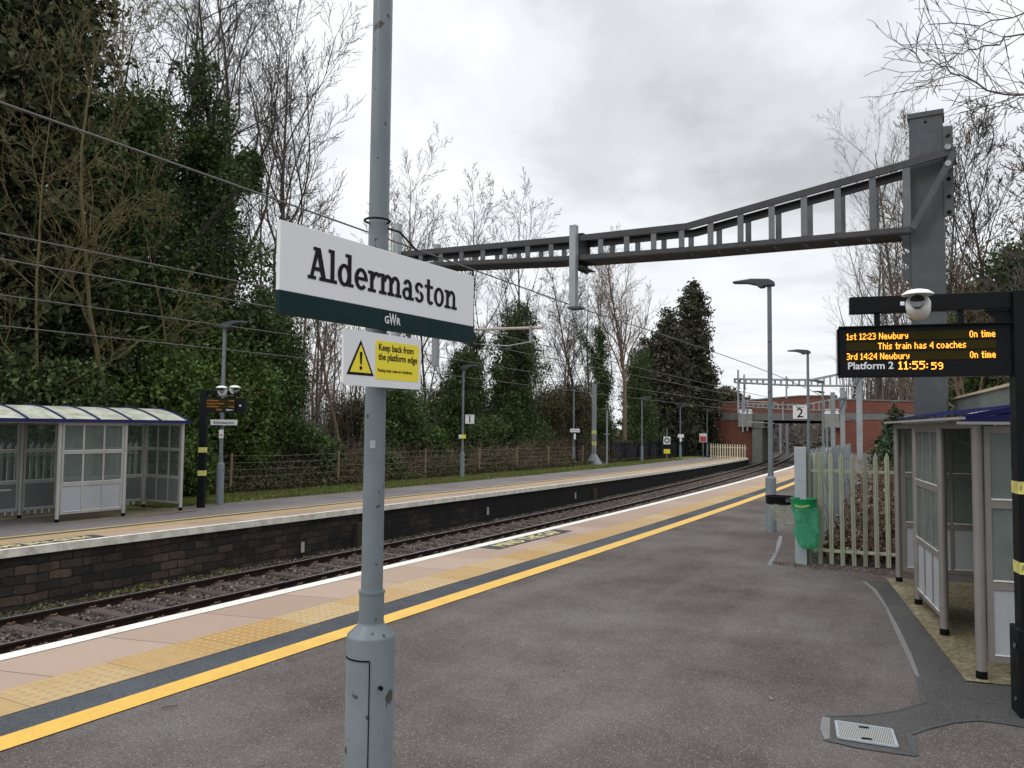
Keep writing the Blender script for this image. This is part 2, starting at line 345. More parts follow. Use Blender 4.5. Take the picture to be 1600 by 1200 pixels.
def bag_mat(name,c,mixf):
    m,nt,b=newmat(name); g=G(nt); b.inputs['Base Color'].default_value=(*c,1); b.inputs['Roughness'].default_value=.22
    n=g.noise(g.coord(),11,5,.6); g.bump(n,1.,.05,b)
    t=g.n('BsdfTransparent'); t.inputs[0].default_value=(*[min(1,x*1.6+.25) for x in c],1)
    tl=g.n('BsdfTranslucent'); tl.inputs[0].default_value=(*c,1)
    m1=g.n('MixShader'); m1.inputs[0].default_value=.4; g.l(b.outputs[0],m1.inputs[1]); g.l(tl.outputs[0],m1.inputs[2])
    m2=g.n('MixShader'); m2.inputs[0].default_value=mixf; g.l(t.outputs[0],m2.inputs[1]); g.l(m1.outputs[0],m2.inputs[2])
    out=[q for q in nt.nodes if q.type=='OUTPUT_MATERIAL'][0]; g.l(m2.outputs[0],out.inputs[0]); return m
M['bagg']=bag_mat('bag_green',(.12,.45,.29),.58); M['bagw']=bag_mat('bag_clear',(.45,.45,.40),.6)
def plate_mat():
    m,nt,b=newmat('chequer_plate'); g=G(nt); co=g.coord()
    s=g.n('SeparateXYZ'); g.l(co,s.inputs[0])
    a=g.math('SINE',g.math('MULTIPLY',g.math('ADD',s.outputs[0],s.outputs[1]),230)); c=g.math('SINE',g.math('MULTIPLY',g.math('SUBTRACT',s.outputs[0],s.outputs[1]),230))
    p=g.math('MULTIPLY',a,c); k=g.ramp(p,[(.1,0),(.35,1)])
    col=g.mix(k,(.15,.145,.14),(.46,.46,.45)); g.l(col,b.inputs['Base Color']); b.inputs['Metallic'].default_value=.3; b.inputs['Roughness'].default_value=.5
    g.bump(k,.6,.004,b); return m
M['plate']=plate_mat()
bark=lambda n,a,b_,s=3: paint(n,tuple((x+y)/2 for x,y in zip(a,b_)),.95,var=.35,scale=s)
M['bark_grey']=paint('bark_grey',(.10,.085,.07),.95,var=.35,scale=4)
M['bark_dark']=paint('bark_dark',(.045,.037,.03),.95,var=.35,scale=4)
M['bark_olive']=paint('bark_olive',(.125,.105,.05),.95,var=.35,scale=3)
M['bark_tan']=paint('bark_tan',(.17,.12,.085),.95,var=.3,scale=4)
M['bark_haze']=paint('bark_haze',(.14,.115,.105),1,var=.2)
M['ivy']=island_mat('ivy_leaf',[(0,(.026,.046,.015)),(.5,(.064,.106,.032)),(.85,(.105,.16,.052)),(1,(.20,.25,.12))],.5,.4,(.03,.05,.018),.9,.25)
M['ivy_b']=island_mat('ivy_leaf_bright',[(0,(.03,.06,.012)),(.5,(.075,.13,.028)),(.85,(.12,.19,.045)),(1,(.20,.27,.09))],.5,.4,(.015,.03,.008),.9,.15)
M['cedar']=island_mat('cedar_needles',[(0,(.026,.036,.017)),(.6,(.068,.082,.037)),(1,(.14,.145,.07))],.8,.4,(.02,.018,.010),.7,.05)
M['cypress']=island_mat('cypress_spray',[(0,(.03,.033,.02)),(.6,(.074,.078,.048)),(1,(.15,.145,.09))],.85,.4,(.030,.026,.018),.6,.05)
M['bramble']=island_mat('bramble_leaf',[(0,(.025,.033,.013)),(.4,(.055,.07,.028)),(.7,(.085,.085,.04)),(.9,(.12,.085,.05)),(1,(.2,.16,.11))],.7,.4,(.05,.03,.02),.8,.1)
M['litter']=island_mat('leaf_litter',[(0,(.05,.028,.018)),(.4,(.11,.062,.04)),(.8,(.18,.12,.085)),(1,(.42,.38,.33))],.9,.3,(.06,.03,.02),1.5,.05)
M['grass']=island_mat('grass_blade',[(0,(.08,.10,.022)),(.6,(.15,.19,.045)),(1,(.26,.26,.11))],.8,.4,(.10,.085,.035),.8,.2)
M['wood_floor']=ground_mat('woodland_floor_m',(.035,.025,.018),(.06,.045,.03),(.08,.07,.04),1.2)
M['grass_floor']=ground_mat('grass_floor_m',(.09,.10,.035),(.13,.155,.045),(.17,.16,.08),1.5)
def tint(m,amt=.25):
    nt=m.node_tree; b=[n for n in nt.nodes if n.type=='BSDF_PRINCIPLED'][0]; l=b.inputs['Base Color'].links[0]; src=l.from_socket; g=G(nt)
    oi=g.n('ObjectInfo'); f=g.math('MULTIPLY_ADD',oi.outputs['Random'],amt*2); f.node.inputs[2].default_value=1-amt
    v=g.n('VectorMath',operation='SCALE'); g.l(src,v.inputs[0]); g.l(f,v.inputs['Scale']); g.l(v.outputs[0],b.inputs['Base Color'])
for k_ in ('gal_lt','cream','cream2','sleeper','galvm'): tint(M[k_],.22)
# ------------------------------------------------------------------ setting ribbons
YN=[-6,-3]+list(range(0,20,2))+list(range(20,130,3))
def ribbon(name,a,b,z,mat,ys=YN,zfun=None,label=None,side=None,curve=True):
    mb=MB(); mb.uv=[]; s=0; k=0; py=None
    for y in ys:
        c=cur(y) if curve else 0; dz=zfun(y) if zfun else 0
        if py is not None: s+=math.hypot(y-py[1],c-py[0])
        py=(c,y)
        mb.v+=[(a+c,y,z+dz),(b+c,y,z+dz)]; mb.uv+=[(a,s),(b,s)]
    for i in range(len(ys)-1): mb.f.append((2*i,2*i+1,2*i+3,2*i+2))
    o=mb.build(name,mat); tag(o,kind='structure'); 
    if label: o['label']=label
    return o
def vwall(name,a,z0,z1,mat,ys,parent=None,zfun=None,flip=False,both=False):
    mb=MB(); mb.uv=[]; s=0; py=None
    for y in ys:
        c=cur(y); dz=zfun(y) if zfun else 0
        if py is not None: s+=math.hypot(y-py[1],c-py[0])
        py=(c,y); mb.v+=[(a+c,y,z0+(dz if both else 0)),(a+c,y,z1+dz)]; mb.uv+=[(s,0),(s,z1+dz-z0)]
    for i in range(len(ys)-1):
        f=(2*i,2*i+2,2*i+3,2*i+1); mb.f.append(f if flip else f[::-1])
    return mb.build(name,mat,parent)
g=MB(); g.add([(-600,-300,-1.35),(600,-300,-1.35),(600,900,-1.35),(-600,900,-1.35)],[(0,1,2,3)])
tag(g.build('ground',M['wood_floor']),kind='structure')
YL=[y for y in YN if y<=100]
NP=[-6,-3]+list(range(0,20,2))+list(range(20,74,3))
# near platform
g=MB();g.uv=None
vs=[];
pl=MB(); pts=[]
for y in [-6,-3,0,2,4,6,8,10,12,14,18]+list(range(22,100,4)):
    pl.v+=[(-5.6+cur(y),y,0),((9. if y<=12 else (-2.2+cur(y) if y>16 else -2.2)),y,0)]
for i in range(len(pl.v)//2-1): pl.f.append((2*i,2*i+1,2*i+3,2*i+2))
tag(pl.build('platform',M['asph']),kind='structure')
ribbon('edge_slab_paving',-7.42,-6.43,.004,M['slab'],YL)
ribbon('tactile_paving',-6.43,-5.87,.008,M['tact'],YL)
ribbon('asphalt_strip',-5.87,-5.50,.004,M['strip'],YL)
ribbon('yellow_line',-5.50,-5.26,.008,M['yellow'],YL)
ribbon('white_edge_line',-7.42,-7.23,.010,M['white'],YL)
w=vwall('platform_wall',-7.36,-1.35,-.08,M['wall'],YL); tag(w,'dark near platform wall under the pale edge slabs beside the near track','wall')
vwall('coping',-7.425,-.08,.004,M['coping'],YL,w)
# far platform
YF=[-6,-3]+list(range(0,20,2))+list(range(20,71,3))+[71]
ribbon('far_edge_paving',-14.15,-13.40,.004,M['slab'],YF,zf)
ribbon('far_tactile_paving',-14.62,-14.15,.006,M['tact_far'],YF,zf)
ribbon('far_asphalt_strip',-14.80,-14.62,.004,M['strip'],YF,zf)
ribbon('far_yellow_line',-14.93,-14.80,.008,M['yellow_far'],YF,zf)
ribbon('far_white_edge_line',-13.52,-13.40,.010,M['coping'],YF,zf)
ribbon('far_platform',-17.6,-14.75,0,M['asph_far'],YF,zf)
ribbon('grass_verge',-19.4,-17.2,.012,M['grass_floor'],[y for y in YF if y>=12],zf)
ribbon('woodland_floor',-70,-17.6,-.03,M['wood_floor'],YN,zf)
w=vwall('platform_wall',-13.47,-1.35,-.10,M['wall'],YF,zfun=zf,flip=True); tag(w,'sooty brown block wall under the cream coping of the far platform','wall')
vwall('coping',-13.39,-.12,.006,M['coping'],YF,w,zfun=zf,flip=True,both=True)
mb=MB()
for y0,y1 in zip(YF[:-1],YF[1:]):
    n=len(mb.v); mb.v+=[(-13.39+cur(y0),y0,-.12+zf(y0)),(-13.48+cur(y0),y0,-.12+zf(y0)),(-13.48+cur(y1),y1,-.12+zf(y1)),(-13.39+cur(y1),y1,-.12+zf(y1))]; mb.f.append((n,n+1,n+2,n+3))
mb.build('coping_soffit',M['coping'],w)
# ramp at the far end of the far platform
c=cur(71); z=zf(71); X0=-13.4+c
rm=MB(); rm.add([(X0,71,z),(X0-7,71,z),(X0-7.3,74.2,-1.34),(X0-.3,74.2,-1.34),(X0,71,-1.35)],[(0,3,2,1),(0,4,3)])
tag(rm.build('platform_ramp',M['asph_new']),kind='structure')
# buttress blocks on the far wall
for (px,py) in ((567,838),(944,760)):
    p=onX(px,py,-13.35); m_=MB(); m_.box(-.02,-.16,-1.33,.12,.16,-.35+zf(p.y)); o=m_.build('wall_buttress',M['wall'],loc=(-13.46+cur(p.y),p.y,0)); tag(o,'small dark brick buttress on far platform wall, '+('nearer one beside the sign post' if px<700 else 'farther one'),'buttress')
for i,(px,py) in enumerate(((474,855),(768,799),(1.*911,775))):
    p=onX(px,py,-13.44); m_=MB(); m_.box(0,-.05,-.12,.02,.05,.12); o=m_.build('marker_plate',M['insul'],loc=(-13.46+cur(p.y),p.y,p.z)); tag(o,('pale track marker plate low on far wall, nearest','pale marker plate low on far wall, middle of three','pale marker plate low on far wall, farthest')[i],'marker')
# track bed
ribbon('track_ballast',-13.46,-7.35,-1.075,M['ballast'],[y for y in YN if y<=72])
ribbon('track_ballast',-24,-4,-1.07,M['ballast'],[y for y in range(72,130,3)])
rng=np.random.default_rng(5)
def curv(Y): return -.00085*np.maximum(0,Y-10)**2
def stones():
    ico=np.array([(0,0,1),(.9,0,.2),(.28,.85,.2),(-.72,.53,.2),(-.72,-.53,.2),(.28,-.85,.2),(0,0,-.7)])
    fc=np.array([(0,1,2),(0,2,3),(0,3,4),(0,4,5),(0,5,1),(6,2,1),(6,3,2),(6,4,3),(6,5,4),(6,1,5)])
    N=64000
    t=rng.random(N); Y=3+ (t**1.7)*55
    X=-13.44+rng.random(N)*(13.44-9.9)
    # shoulder slightly raised between wall and rail, low in the crib
    s=.022+rng.random(N)*.028; s*=1+Y/70
    d=np.abs(X+11.93)
    z=-1.075+.03*(np.sin(Y*3.1)+1)*.5+np.where((d<.65),.008,.02)+rng.random(N)*.02
    keep=(np.abs(X+11.21)>.09)&(np.abs(X+12.65)>.09)
    X,Y,s,z=X[keep],Y[keep],s[keep],z[keep]; n=len(X)
    V=ico[None]*s[:,None,None]*(1+.5*(rng.random((n,7,3))-.5))
    a=rng.random(n)*2*PI; ca,sa=np.cos(a),np.sin(a)
    R=np.zeros((n,3,3)); R[:,0,0]=ca;R[:,0,1]=-sa;R[:,1,0]=sa;R[:,1,1]=ca;R[:,2,2]=.8
    V=np.einsum('nij,nkj->nki',R,V); V+=np.stack([X+curv(Y),Y,z],1)[:,None]
    Fq=(fc[None]+7*np.arange(n)[:,None,None]).reshape(-1,3)
    o=npmesh('ballast_stones',V.reshape(-1,3),Fq,M['stone']); tag(o,'loose grey brown ballast stones around the far track','ballast',kind='stuff')
stones()
# rails
def rail(off,label,y0,y1):
    ys=[y for y in range(y0,20,2)]+list(range(20,y1,3)); t=empty('rail',(off,ys[0],-1.06),0,label,'rail')
    prof=[(-.07,0),(.07,0),(.07,.012),(.012,.03),(.012,.115),(.036,.128),(.036,.158),(-.036,.158),(-.036,.128),(-.012,.115),(-.012,.03),(-.07,.012)]
    mb=MB();n=len(prof)
    for y in ys: mb.v+=[(cur(y)+a,y-ys[0],b) for a,b in prof]
    for i in range(len(ys)-1):
        for k in range(n): mb.f.append((i*n+k,(i+1)*n+k,(i+1)*n+(k+1)%n,i*n+(k+1)%n))
    mb.build('web',M['rail'],t)
    mb=MB()
    for y in ys: mb.v+=[(cur(y)-.03,y-ys[0],.161),(cur(y)+.03,y-ys[0],.161)]
    for i in range(len(ys)-1): mb.f.append((2*i,2*i+1,2*i+3,2*i+2))
    mb.build('running_surface',M['railtop'],t)
rail(-12.65,'far rail of the far track, next to the block wall',-6,128)
rail(-11.21,'near rail of the far track, right of the wall side rail',-6,128)
rail(-9.55,'left rail of the near track, seen only in the distance',20,128)
rail(-8.11,'right rail of the near track, under the near platform edge',20,128)
sl=empty('sleeper',(0,0,0),0,'grey concrete sleeper of the far track, in the ballast with clips on it','sleeper','concrete sleepers under the far track')
mb=MB(); mb.prism([(-.13,0),(.13,0),(.10,.10),(-.10,.10)],Matrix.Translation((-1.22,0,0))@Matrix.Rotation(PI/2,4,'Z')@Matrix.Rotation(PI/2,4,'X'),2.44)
mb.build('beam',M['sleeper'],sl)
for xx in (-.72,.72):
    for q in (-1,1):
        m_=MB(); m_.tube([(xx+q*.07,-.05,.10),(xx+q*.10,-.04,.14),(xx+q*.12,.0,.13),(xx+q*.10,.05,.14),(xx+q*.07,.05,.10)],.012,5); m_.build('rail_clip',M['clip'],sl)
yy=3.0;k=0
while yy<62:
    o=sl if k==0 else copy_tree(sl)
    o.location=(-11.93+cur(yy),yy,-1.10); o.rotation_euler=(0,0,.0017*max(0,yy-10)); k+=1; yy+=.65
sn=None
yy=34.
while yy<62:
    if sn is None:
        sn=empty('sleeper',(0,0,0),0,'grey concrete sleeper of the near track, far down the line','sleeper','concrete sleepers under the near track'); c_=sl.children[0].copy(); COL.objects.link(c_); c_.parent=sn; o=sn
    else: o=copy_tree(sn)
    o.location=(-8.83+cur(yy),yy,-1.10); o.rotation_euler=(0,0,.0017*max(0,yy-10)); yy+=.65
# ground right of near platform beyond the fence
gr=MB(); gr.add([(-2.2,12.9,-.02),(40,12.2,-.02),(60,130,-.02),(-2.2+cur(70)-1,70,-.02),(-2.2+cur(40),40,-.02)],[(0,1,2,3,4)])
tag(gr.build('embankment',M['wood_floor']),kind='structure')
gr=MB(); gr.add([(9,-8,-.01),(60,-8,-.01),(40,12.2,-.01),(9,12.6,-.01)],[(0,1,2,3)]); tag(gr.build('verge',M['wood_floor']),kind='structure')
# asphalt repair, seams, shelter pad, manhole
def sheet(name,pts,z,mat): m_=MB(); m_.add([(p[0],p[1],z) for p in pts],[tuple(range(len(pts)))]); return tag(m_.build(name,mat),kind='structure')
P=lambda x,y: onZ(x,y,0)[:2]
rep=[P(1345,905),P(1366,922),P(1384,948),P(1402,985),P(1420,1024),P(1436,1062),P(1444,1098),P(1400,1112),P(1352,1120),P(1288,1121),P(1286,1158),P(1340,1170),P(1396,1179),P(1433,1182),P(1424,1148),P(1450,1138),P(1490,1130),P(1525,1126),P(1562,1130),P(1600,1137),(.9,6.7),(.9,8.2),P(1515,1070),P(1398,912)]
sheet('asphalt_repair',rep[::-1],.004,M['asph_new'])
M['sealer']=paint('crack_sealer',(.055,.056,.058),.5,var=.2); M['seal_l']=paint('crack_sealer_grey',(.155,.15,.152),.6,var=.3,scale=9)
def strip(name,pts,w,mat,z=.007):
    mb=MB(); n=len(pts)
    for i,p in enumerate(pts):
        a=Vector(pts[max(0,i-1)]);b=Vector(pts[min(n-1,i+1)]);d=(b-a).normalized();nn=Vector((-d.y,d.x))*(w/2*(1+.4*math.sin(i*2.3)))
        mb.v+=[(p[0]-nn.x,p[1]-nn.y,z),(p[0]+nn.x,p[1]+nn.y,z)]
    for i in range(n-1): mb.f.append((2*i,2*i+1,2*i+3,2*i+2))
    return tag(mb.build(name,mat),kind='structure')
strip('repair_seam',[P(1350,909),P(1366,922),P(1384,948),P(1402,985),P(1420,1024),P(1434,1058)],.045,M['seal_l'])
strip('repair_seam',[P(1434,1058),P(1444,1098),P(1400,1112),P(1352,1118),P(1290,1120)],.03,M['sealer'])
strip('repair_seam',[P(1291,1122),P(1289,1140),P(1292,1157)],.05,M['seal_l'])
strip('repair_seam',[P(1292,1157),P(1340,1168),P(1396,1177),P(1430,1181)],.035,M['sealer'])
strip('repair_seam',[P(1420,1147),P(1426,1165),P(1432,1181)],.04,M['sealer'])
strip('repair_seam',[P(1424,1148),P(1450,1138),P(1490,1130),P(1525,1126),P(1562,1130),P(1600,1137)],.03,M['sealer'])
strip('painted_crack',[P(1220,838),P(1217,850),P(1213,864),P(1206,876),P(1202,884)],.06,M['seal_l'])
strip('painted_crack',[P(1202,884),P(1212,886),P(1224,889)],.03,M['seal_l'])
strip('painted_crack',[P(1213,864),P(1205,866),P(1199,865)],.03,M['seal_l'])
mc=[P(1306,1130),P(1393,1143),P(1400,1170),P(1310,1156)]
cx=sum(p[0] for p in mc)/4; cy=sum(p[1] for p in mc)/4
t=empty('manhole_cover',(cx,cy,.008),0,'ribbed metal manhole cover set in the dark asphalt repair','manhole cover')
m_=MB(); m_.add([(p[0]-cx,p[1]-cy,.006) for p in mc][::-1],[(0,1,2,3)]); m_.build('cover_plate',M['plate'],t)
e1=(Vector(mc[1])-Vector(mc[0])); e2=(Vector(mc[3])-Vector(mc[0])); o0=Vector(mc[0])-Vector((cx,cy))
m_=MB()
for (a,b),(c_,d) in (((0,0),(1,0)),((1,0),(1,1)),((1,1),(0,1)),((0,1),(0,0))):
    p=o0+e1*a+e2*b;q=o0+e1*c_+e2*d; m_.bar((p.x,p.y,.006),(q.x,q.y,.006),.018,.010)
m_.build('frame',M['gal_lt'],t)
m_=MB()
for a,b in ((.5,.15),(.5,.82)):
    p=o0+e1*a+e2*b; m_.bar((p.x-.03,p.y-.008,.009),(p.x+.03,p.y+.008,.009),.018,.006)
m_.build('lifting_slot',M['blackm'],t)
for i,yy_ in enumerate((.25,.75)): pass
# ------------------------------------------------------------------ text helpers
def text_mesh(name,s,size,mat,parent,Mx,align='CENTER',ext=.0006,bold=0,sx=1.):
    cu=bpy.data.curves.new(name,'FONT'); cu.body=s; cu.size=size; cu.align_x=align; cu.align_y='CENTER'; cu.extrude=ext; cu.offset=bold; cu.resolution_u=3
    to=bpy.data.objects.new('tmp',cu); COL.objects.link(to); dg=bpy.context.evaluated_depsgraph_get()
    me=bpy.data.meshes.new_from_object(to.evaluated_get(dg)); bpy.data.objects.remove(to)
    me.transform(Mx@Matrix.Diagonal((sx,1,1,1))); me.materials.clear(); me.materials.append(mat); me.name=name
    o=bpy.data.objects.new(name,me); COL.objects.link(o); o.parent=parent; return o
def frameM(origin,xdir,ydir):
    x=Vector(xdir).normalized(); y=Vector(ydir).normalized(); z=x.cross(y)
    m=Matrix((( x.x,y.x,z.x,origin[0]),(x.y,y.y,z.y,origin[1]),(x.z,y.z,z.z,origin[2]),(0,0,0,1))); return m
def ring(cx,cy,ro,rp,ri,rq,a0,a1,n=22):
    a0,a1=math.radians(a0),math.radians(a1); q=[]; ro+=.9; rp+=.5; ri-=1.3; rq-=.7
    for i in range(n):
        t0=a0+(a1-a0)*i/n; t1=a0+(a1-a0)*(i+1)/n
        q.append([(cx+ri*math.cos(t0),cy+rq*math.sin(t0)),(cx+ro*math.cos(t0),cy+rp*math.sin(t0)),(cx+ro*math.cos(t1),cy+rp*math.sin(t1)),(cx+ri*math.cos(t1),cy+rq*math.sin(t1))])
    return q
R_=lambda a,b,c,d:[(a-1.1,b-.3),(c+1.1,b-.3),(c+1.1,d+.6),(a-1.1,d+.6)]
GL={
 'A':(64,[[(5,3),(16,3),(35,71),(24,71)],[(42,3),(57.5,3),(39,71),(24,71)],R_(14,20,48,28),R_(0,0,24,7),R_(36,0,62,7),R_(17,65,37,72)]),
 'l':(30,[R_(8,0,19,75),R_(0,0,28,7),R_(1,68,19,75)]),
 'd':(58,ring(24,25,22,26,11,18.5,0,360)+[R_(36,0,47,75),R_(28,68,47,75),R_(36,0,55,7)]),
 'e':(51,ring(25,25,23,26,12,18.5,0,318)+[R_(8,22,48,29)]),
 'r':(42,[R_(8,0,19,50),R_(0,0,28,7),R_(0,43,19,50)]+ring(31,30,18,21,9,12.5,35,175)),
 'm':(90,[R_(8,0,19,50),R_(0,0,27,7),R_(0,43,19,50),R_(40,0,51,32),R_(33,0,58,7),R_(70,0,81,32),R_(63,0,88,7)]+ring(33,32,18,19,8,10.5,0,180)+ring(63,32,18,19,8,10.5,0,180)),
 'a':(54,ring(22,15,19,16,9,9.5,0,360)+[R_(31,0,42,34),R_(31,0,51,7)]+ring(24,33,18,18.5,7.5,10.5,0,160)),
 's':(46,ring(21,37,18,14.5,8,7.5,15,262)+ring(21,14,19,15,9,8,-165,82)),
 't':(41,[R_(11,12,22,66),R_(0,43,36,50)]+ring(26,14,15,15,4,7.5,180,330)),
 'o':(53,ring(25,25,23,26,12,18.5,0,360)),
 'n':(61,[R_(8,0,19,50),R_(0,0,27,7),R_(0,43,19,50),R_(40,0,51,32),R_(33,0,59,7)]+ring(33,32,18,19,8,10.5,0,180))}
def slab_text(s,width,Mx,mat,parent):
    tot=sum(GL[c][0] for c in s); k=width/tot; mb=MB(); x=-tot/2; j=0
    for ch in s:
        for q in GL[ch][1]:
            j+=1; z=.0004+.00003*(j%29)
            n=len(mb.v); mb.v+=[tuple(Mx@Vector(((x+a)*k,b*k,z))) for a,b in q]; mb.f.append((n,n+1,n+2,n+3))
        x+=GL[ch][0]
    return mb.build('station_name',mat,parent)
# ------------------------------------------------------------------ lamp posts
def lamp_head(t,h,hl,right=False,mat=None):
    s=1 if right else -1; mat=mat or M['galvd']
    prof=[(s*-.10,-.02),(s*-.09,.10),(0,.16),(s*.35,.20),(s*.72,.165),(s*.74,.12),(s*.45,.09),(s*.25,.02),(s*.20,-.05),(s*.12,-.05),(s*.08,-.02)]
    prof=[(a*hl,b*hl*.8) for a,b in prof]
    if s<0: prof=prof[::-1]
    m_=MB(); m_.prism(prof,Matrix.Translation((0,.10*hl,h))@Matrix.Rotation(PI/2,4,'X'),.20*hl)
    return m_.build('lamp_head',mat,t,bevel=.02*hl)
def lamp_post(loc,h,label,r=.05,coll=1.1,rb=.09,right=False,hl=1.,head=True,det=False,group=None):
    t=empty('lamp_post',loc,0,label,'lamp post',group)
    m_=MB(); m_.lathe([(rb*1.05,0),(rb,.02),(rb,coll-.05),(rb*.98,coll-.04),(r*1.25,coll),(r*1.2,coll+.01)],28); m_.build('base_collar',M['grey'],t,smooth=True)
    m_=MB(); m_.lathe([(r*1.15,coll+.005),(r*1.15,coll+.14),(r,coll+.145),(r*.86,h)],24); m_.build('pole',M['grey'],t,smooth=True)
    m_=MB(); m_.lathe([(r*1.22,coll+.135),(r*1.22,coll+.147)],24); m_.build('band',M['grey'],t)
    if head: lamp_head(t,h,hl,right)
    return t
# nearest lamp post with the station sign
np_=lamp_post((-2.262,2.765,0),6.6,'grey lamp post in the foreground carrying the large station name sign',r=.047,coll=1.19,rb=.104,head=True)
for ch in np_.children:
    pass
m_=MB(); m_.cyl((.098,-.055,.95),(.112,-.062,.95),.009,n=10); m_.build('lock',M['blackm'],np_)
m_=MB()
rr=.1055
for k in range(9):
    a=-2.45+k*.17; b_=a+.17; m_.bar((rr*math.cos(a),rr*math.sin(a),1.06),(rr*math.cos(b_),rr*math.sin(b_),1.06),.003,.006)
a=-2.45+9*.17; m_.bar((rr*math.cos(a),rr*math.sin(a),1.06),(rr*math.cos(a),rr*math.sin(a),.25),.004,.003,(1,0,0)); m_.build('door_seam',M['blackm'],np_)
m_=MB()
for k in range(3):
    a=2.9+k*.16; m_.bar((.0475*math.cos(a),.0475*math.sin(a),1.97),(.0475*math.cos(a+.16),.0475*math.sin(a+.16),1.97),.002,.034)
o=m_.build('sticker',M['panel'],np_); o.rotation_euler=(0,0,-4.2)
m_=MB()
for z_ in (2.36,2.70,2.28):
    m_.lathe([(.0475,z_),(.049,z_+.001),(.049,z_+.014),(.0475,z_+.015)],20)
m_.build('strap',M['galvm'],np_)
# station sign (faces the platform, parallel to the track)
def rrect(w,h,r,n=5):
    q=[]
    for cx,cy,a0 in ((w/2-r,h/2-r,0),(-w/2+r,h/2-r,90),(-w/2+r,-h/2+r,180),(w/2-r,-h/2+r,270)):
        for i in range(n+1): a=math.radians(a0+90*i/n); q.append((cx+r*math.cos(a),cy+r*math.sin(a)))
    return q
def name_sign(loc,rz,w,h,label,logo=True,white=.75):
    t=empty('station_sign',loc,rz,label,'station sign')      # local: x=text direction, face towards -y
    Fm=frameM((0,-.012,0),(1,0,0),(0,0,1))
    m_=MB(); m_.box(-w/2,-.010,-h/2+h*(1-white),w/2,.010,h/2); m_.build('name_panel',M['signw'],t,bevel=.002)
    m_=MB(); m_.box(-w/2,-.0105,-h/2,w/2,.0105,-h/2+h*(1-white)-.0005); m_.build('logo_band',M['signg'],t)
    slab_text('Aldermaston',w*.775,frameM((-w*.005,-.0112,-h/2+h*(1-white)+h*.19),(1,0,0),(0,0,1)),M['ink'],t)
    if logo:
        zc=-h/2+h*.125
        text_mesh('logo_letter','G',h*.13,M['signw'],t,frameM((-w*.030,-.0116,zc-.000),(1,0,0),(0,0,1)),bold=.0008)
        text_mesh('logo_letter','W',h*.21,M['signw'],t,frameM((0,-.0122,zc+.003),(1,0,0),(0,0,1)),bold=.0005,sx=.62)
        text_mesh('logo_letter','R',h*.13,M['signw'],t,frameM((w*.030,-.0116,zc-.000),(1,0,0),(0,0,1)),bold=.0008)
    m_=MB(); m_.box(-.05,.010,-h*.3,.05,.03,-h*.22); m_.box(-.05,.010,h*.22,.05,.03,h*.3); m_.build('bracket',M['galvd'],t)
    return t
name_sign((-2.160,2.73,2.632),PI/2,1.31,.342,'large white and green Aldermaston station name sign on foreground lamp post').rotation_euler=(0,-.012,PI/2)
t=empty('warning_sign',(-2.160,2.69,2.328),PI/2,'white and yellow keep back warning sign under the large station name sign','warning sign'); t.rotation_euler=(0,-.008,PI/2)
FR=lambda x,y,z: frameM((x,y,z),(1,0,0),(0,0,1))
m_=MB(); m_.prism(rrect(.52,.228,.012),FR(0,.006,0),.012); m_.build('panel',M['signw'],t)
m_=MB(); m_.prism(rrect(.305,.165,.008),FR(.09,-.006,.002),.001); m_.build('yellow_panel',M['signy'],t)
m_=MB(); m_.prism([(-.085,-.065),(.085,-.065),(0,.080)],FR(-.158,-.0062,-.005),.001); m_.build('triangle_border',M['ink'],t,bevel=0)
m_=MB(); m_.prism([(-.066,-.054),(.066,-.054),(0,.060)],FR(-.158,-.0074,-.005),.001); m_.build('triangle',M['signy'],t)
m_=MB(); m_.prism([(-.008,.030),(-.0045,-.018),(.0045,-.018),(.008,.030),(.004,.034),(-.004,.034)],FR(-.158,-.0088,-.008),.0006); m_.prism([(.0085*math.cos(a*PI/6),.0085*math.sin(a*PI/6)) for a in range(12)],FR(-.158,-.0088,-.040),.0006); m_.build('exclamation_mark',M['ink'],t)
text_mesh('warning_text','Keep back from',.041,M['ink'],t,FR(-.045,-.0076,.055),'LEFT',bold=.0006,sx=.93)
text_mesh('warning_text','the platform edge',.041,M['ink'],t,FR(-.045,-.0076,.015),'LEFT',bold=.0006,sx=.93)
text_mesh('warning_text','Passing trains cause air turbulence',.0195,M['ink'],t,FR(-.05,-.0076,-.042),'LEFT',bold=0,sx=.9)
m_=MB(); m_.box(-.05,.006,-.03,.05,.03,.03); m_.build('bracket',M['galvd'],t)
m_=MB(); m_.tube([(-2.235+.056*math.cos(a),2.72+.056*math.sin(a),2.95-.0*a) for a in [i*PI/6 for i in range(-7,6)]]+[(-2.17,2.80,2.91),(-2.19,2.95,2.86)],.005,6)
tag(m_.build('cable',M['black']),'black cable looped round the foreground post just above the sign','cable')
m_=MB(); m_.box(-.0475,-.03,1.75,-.0,-.0,1.80); 
# other lamp posts, near platform
def post_at(px,py): p=onZ(px,py,0); return p
p=onZ(1205,831,0); L2=lamp_post((p.x,p.y,0),5.0,'tall grey lamp post beside the bins with black bin hoop on its base',r=.05,rb=.105,coll=1.12,group=None)
for (px,pt,Y,lab) in ((1262,552,31.5,'second grey lamp post along near platform, above the grey palisade fence'),(1285,598,48.,'third grey lamp post along near platform, over the fence end'),(1286,614,61.,'farthest grey lamp post of near platform, over the fence end')):
    q=onY(px,pt,Y); lamp_post((q.x,q.y,0),q.z,lab,r=.055,rb=.1)
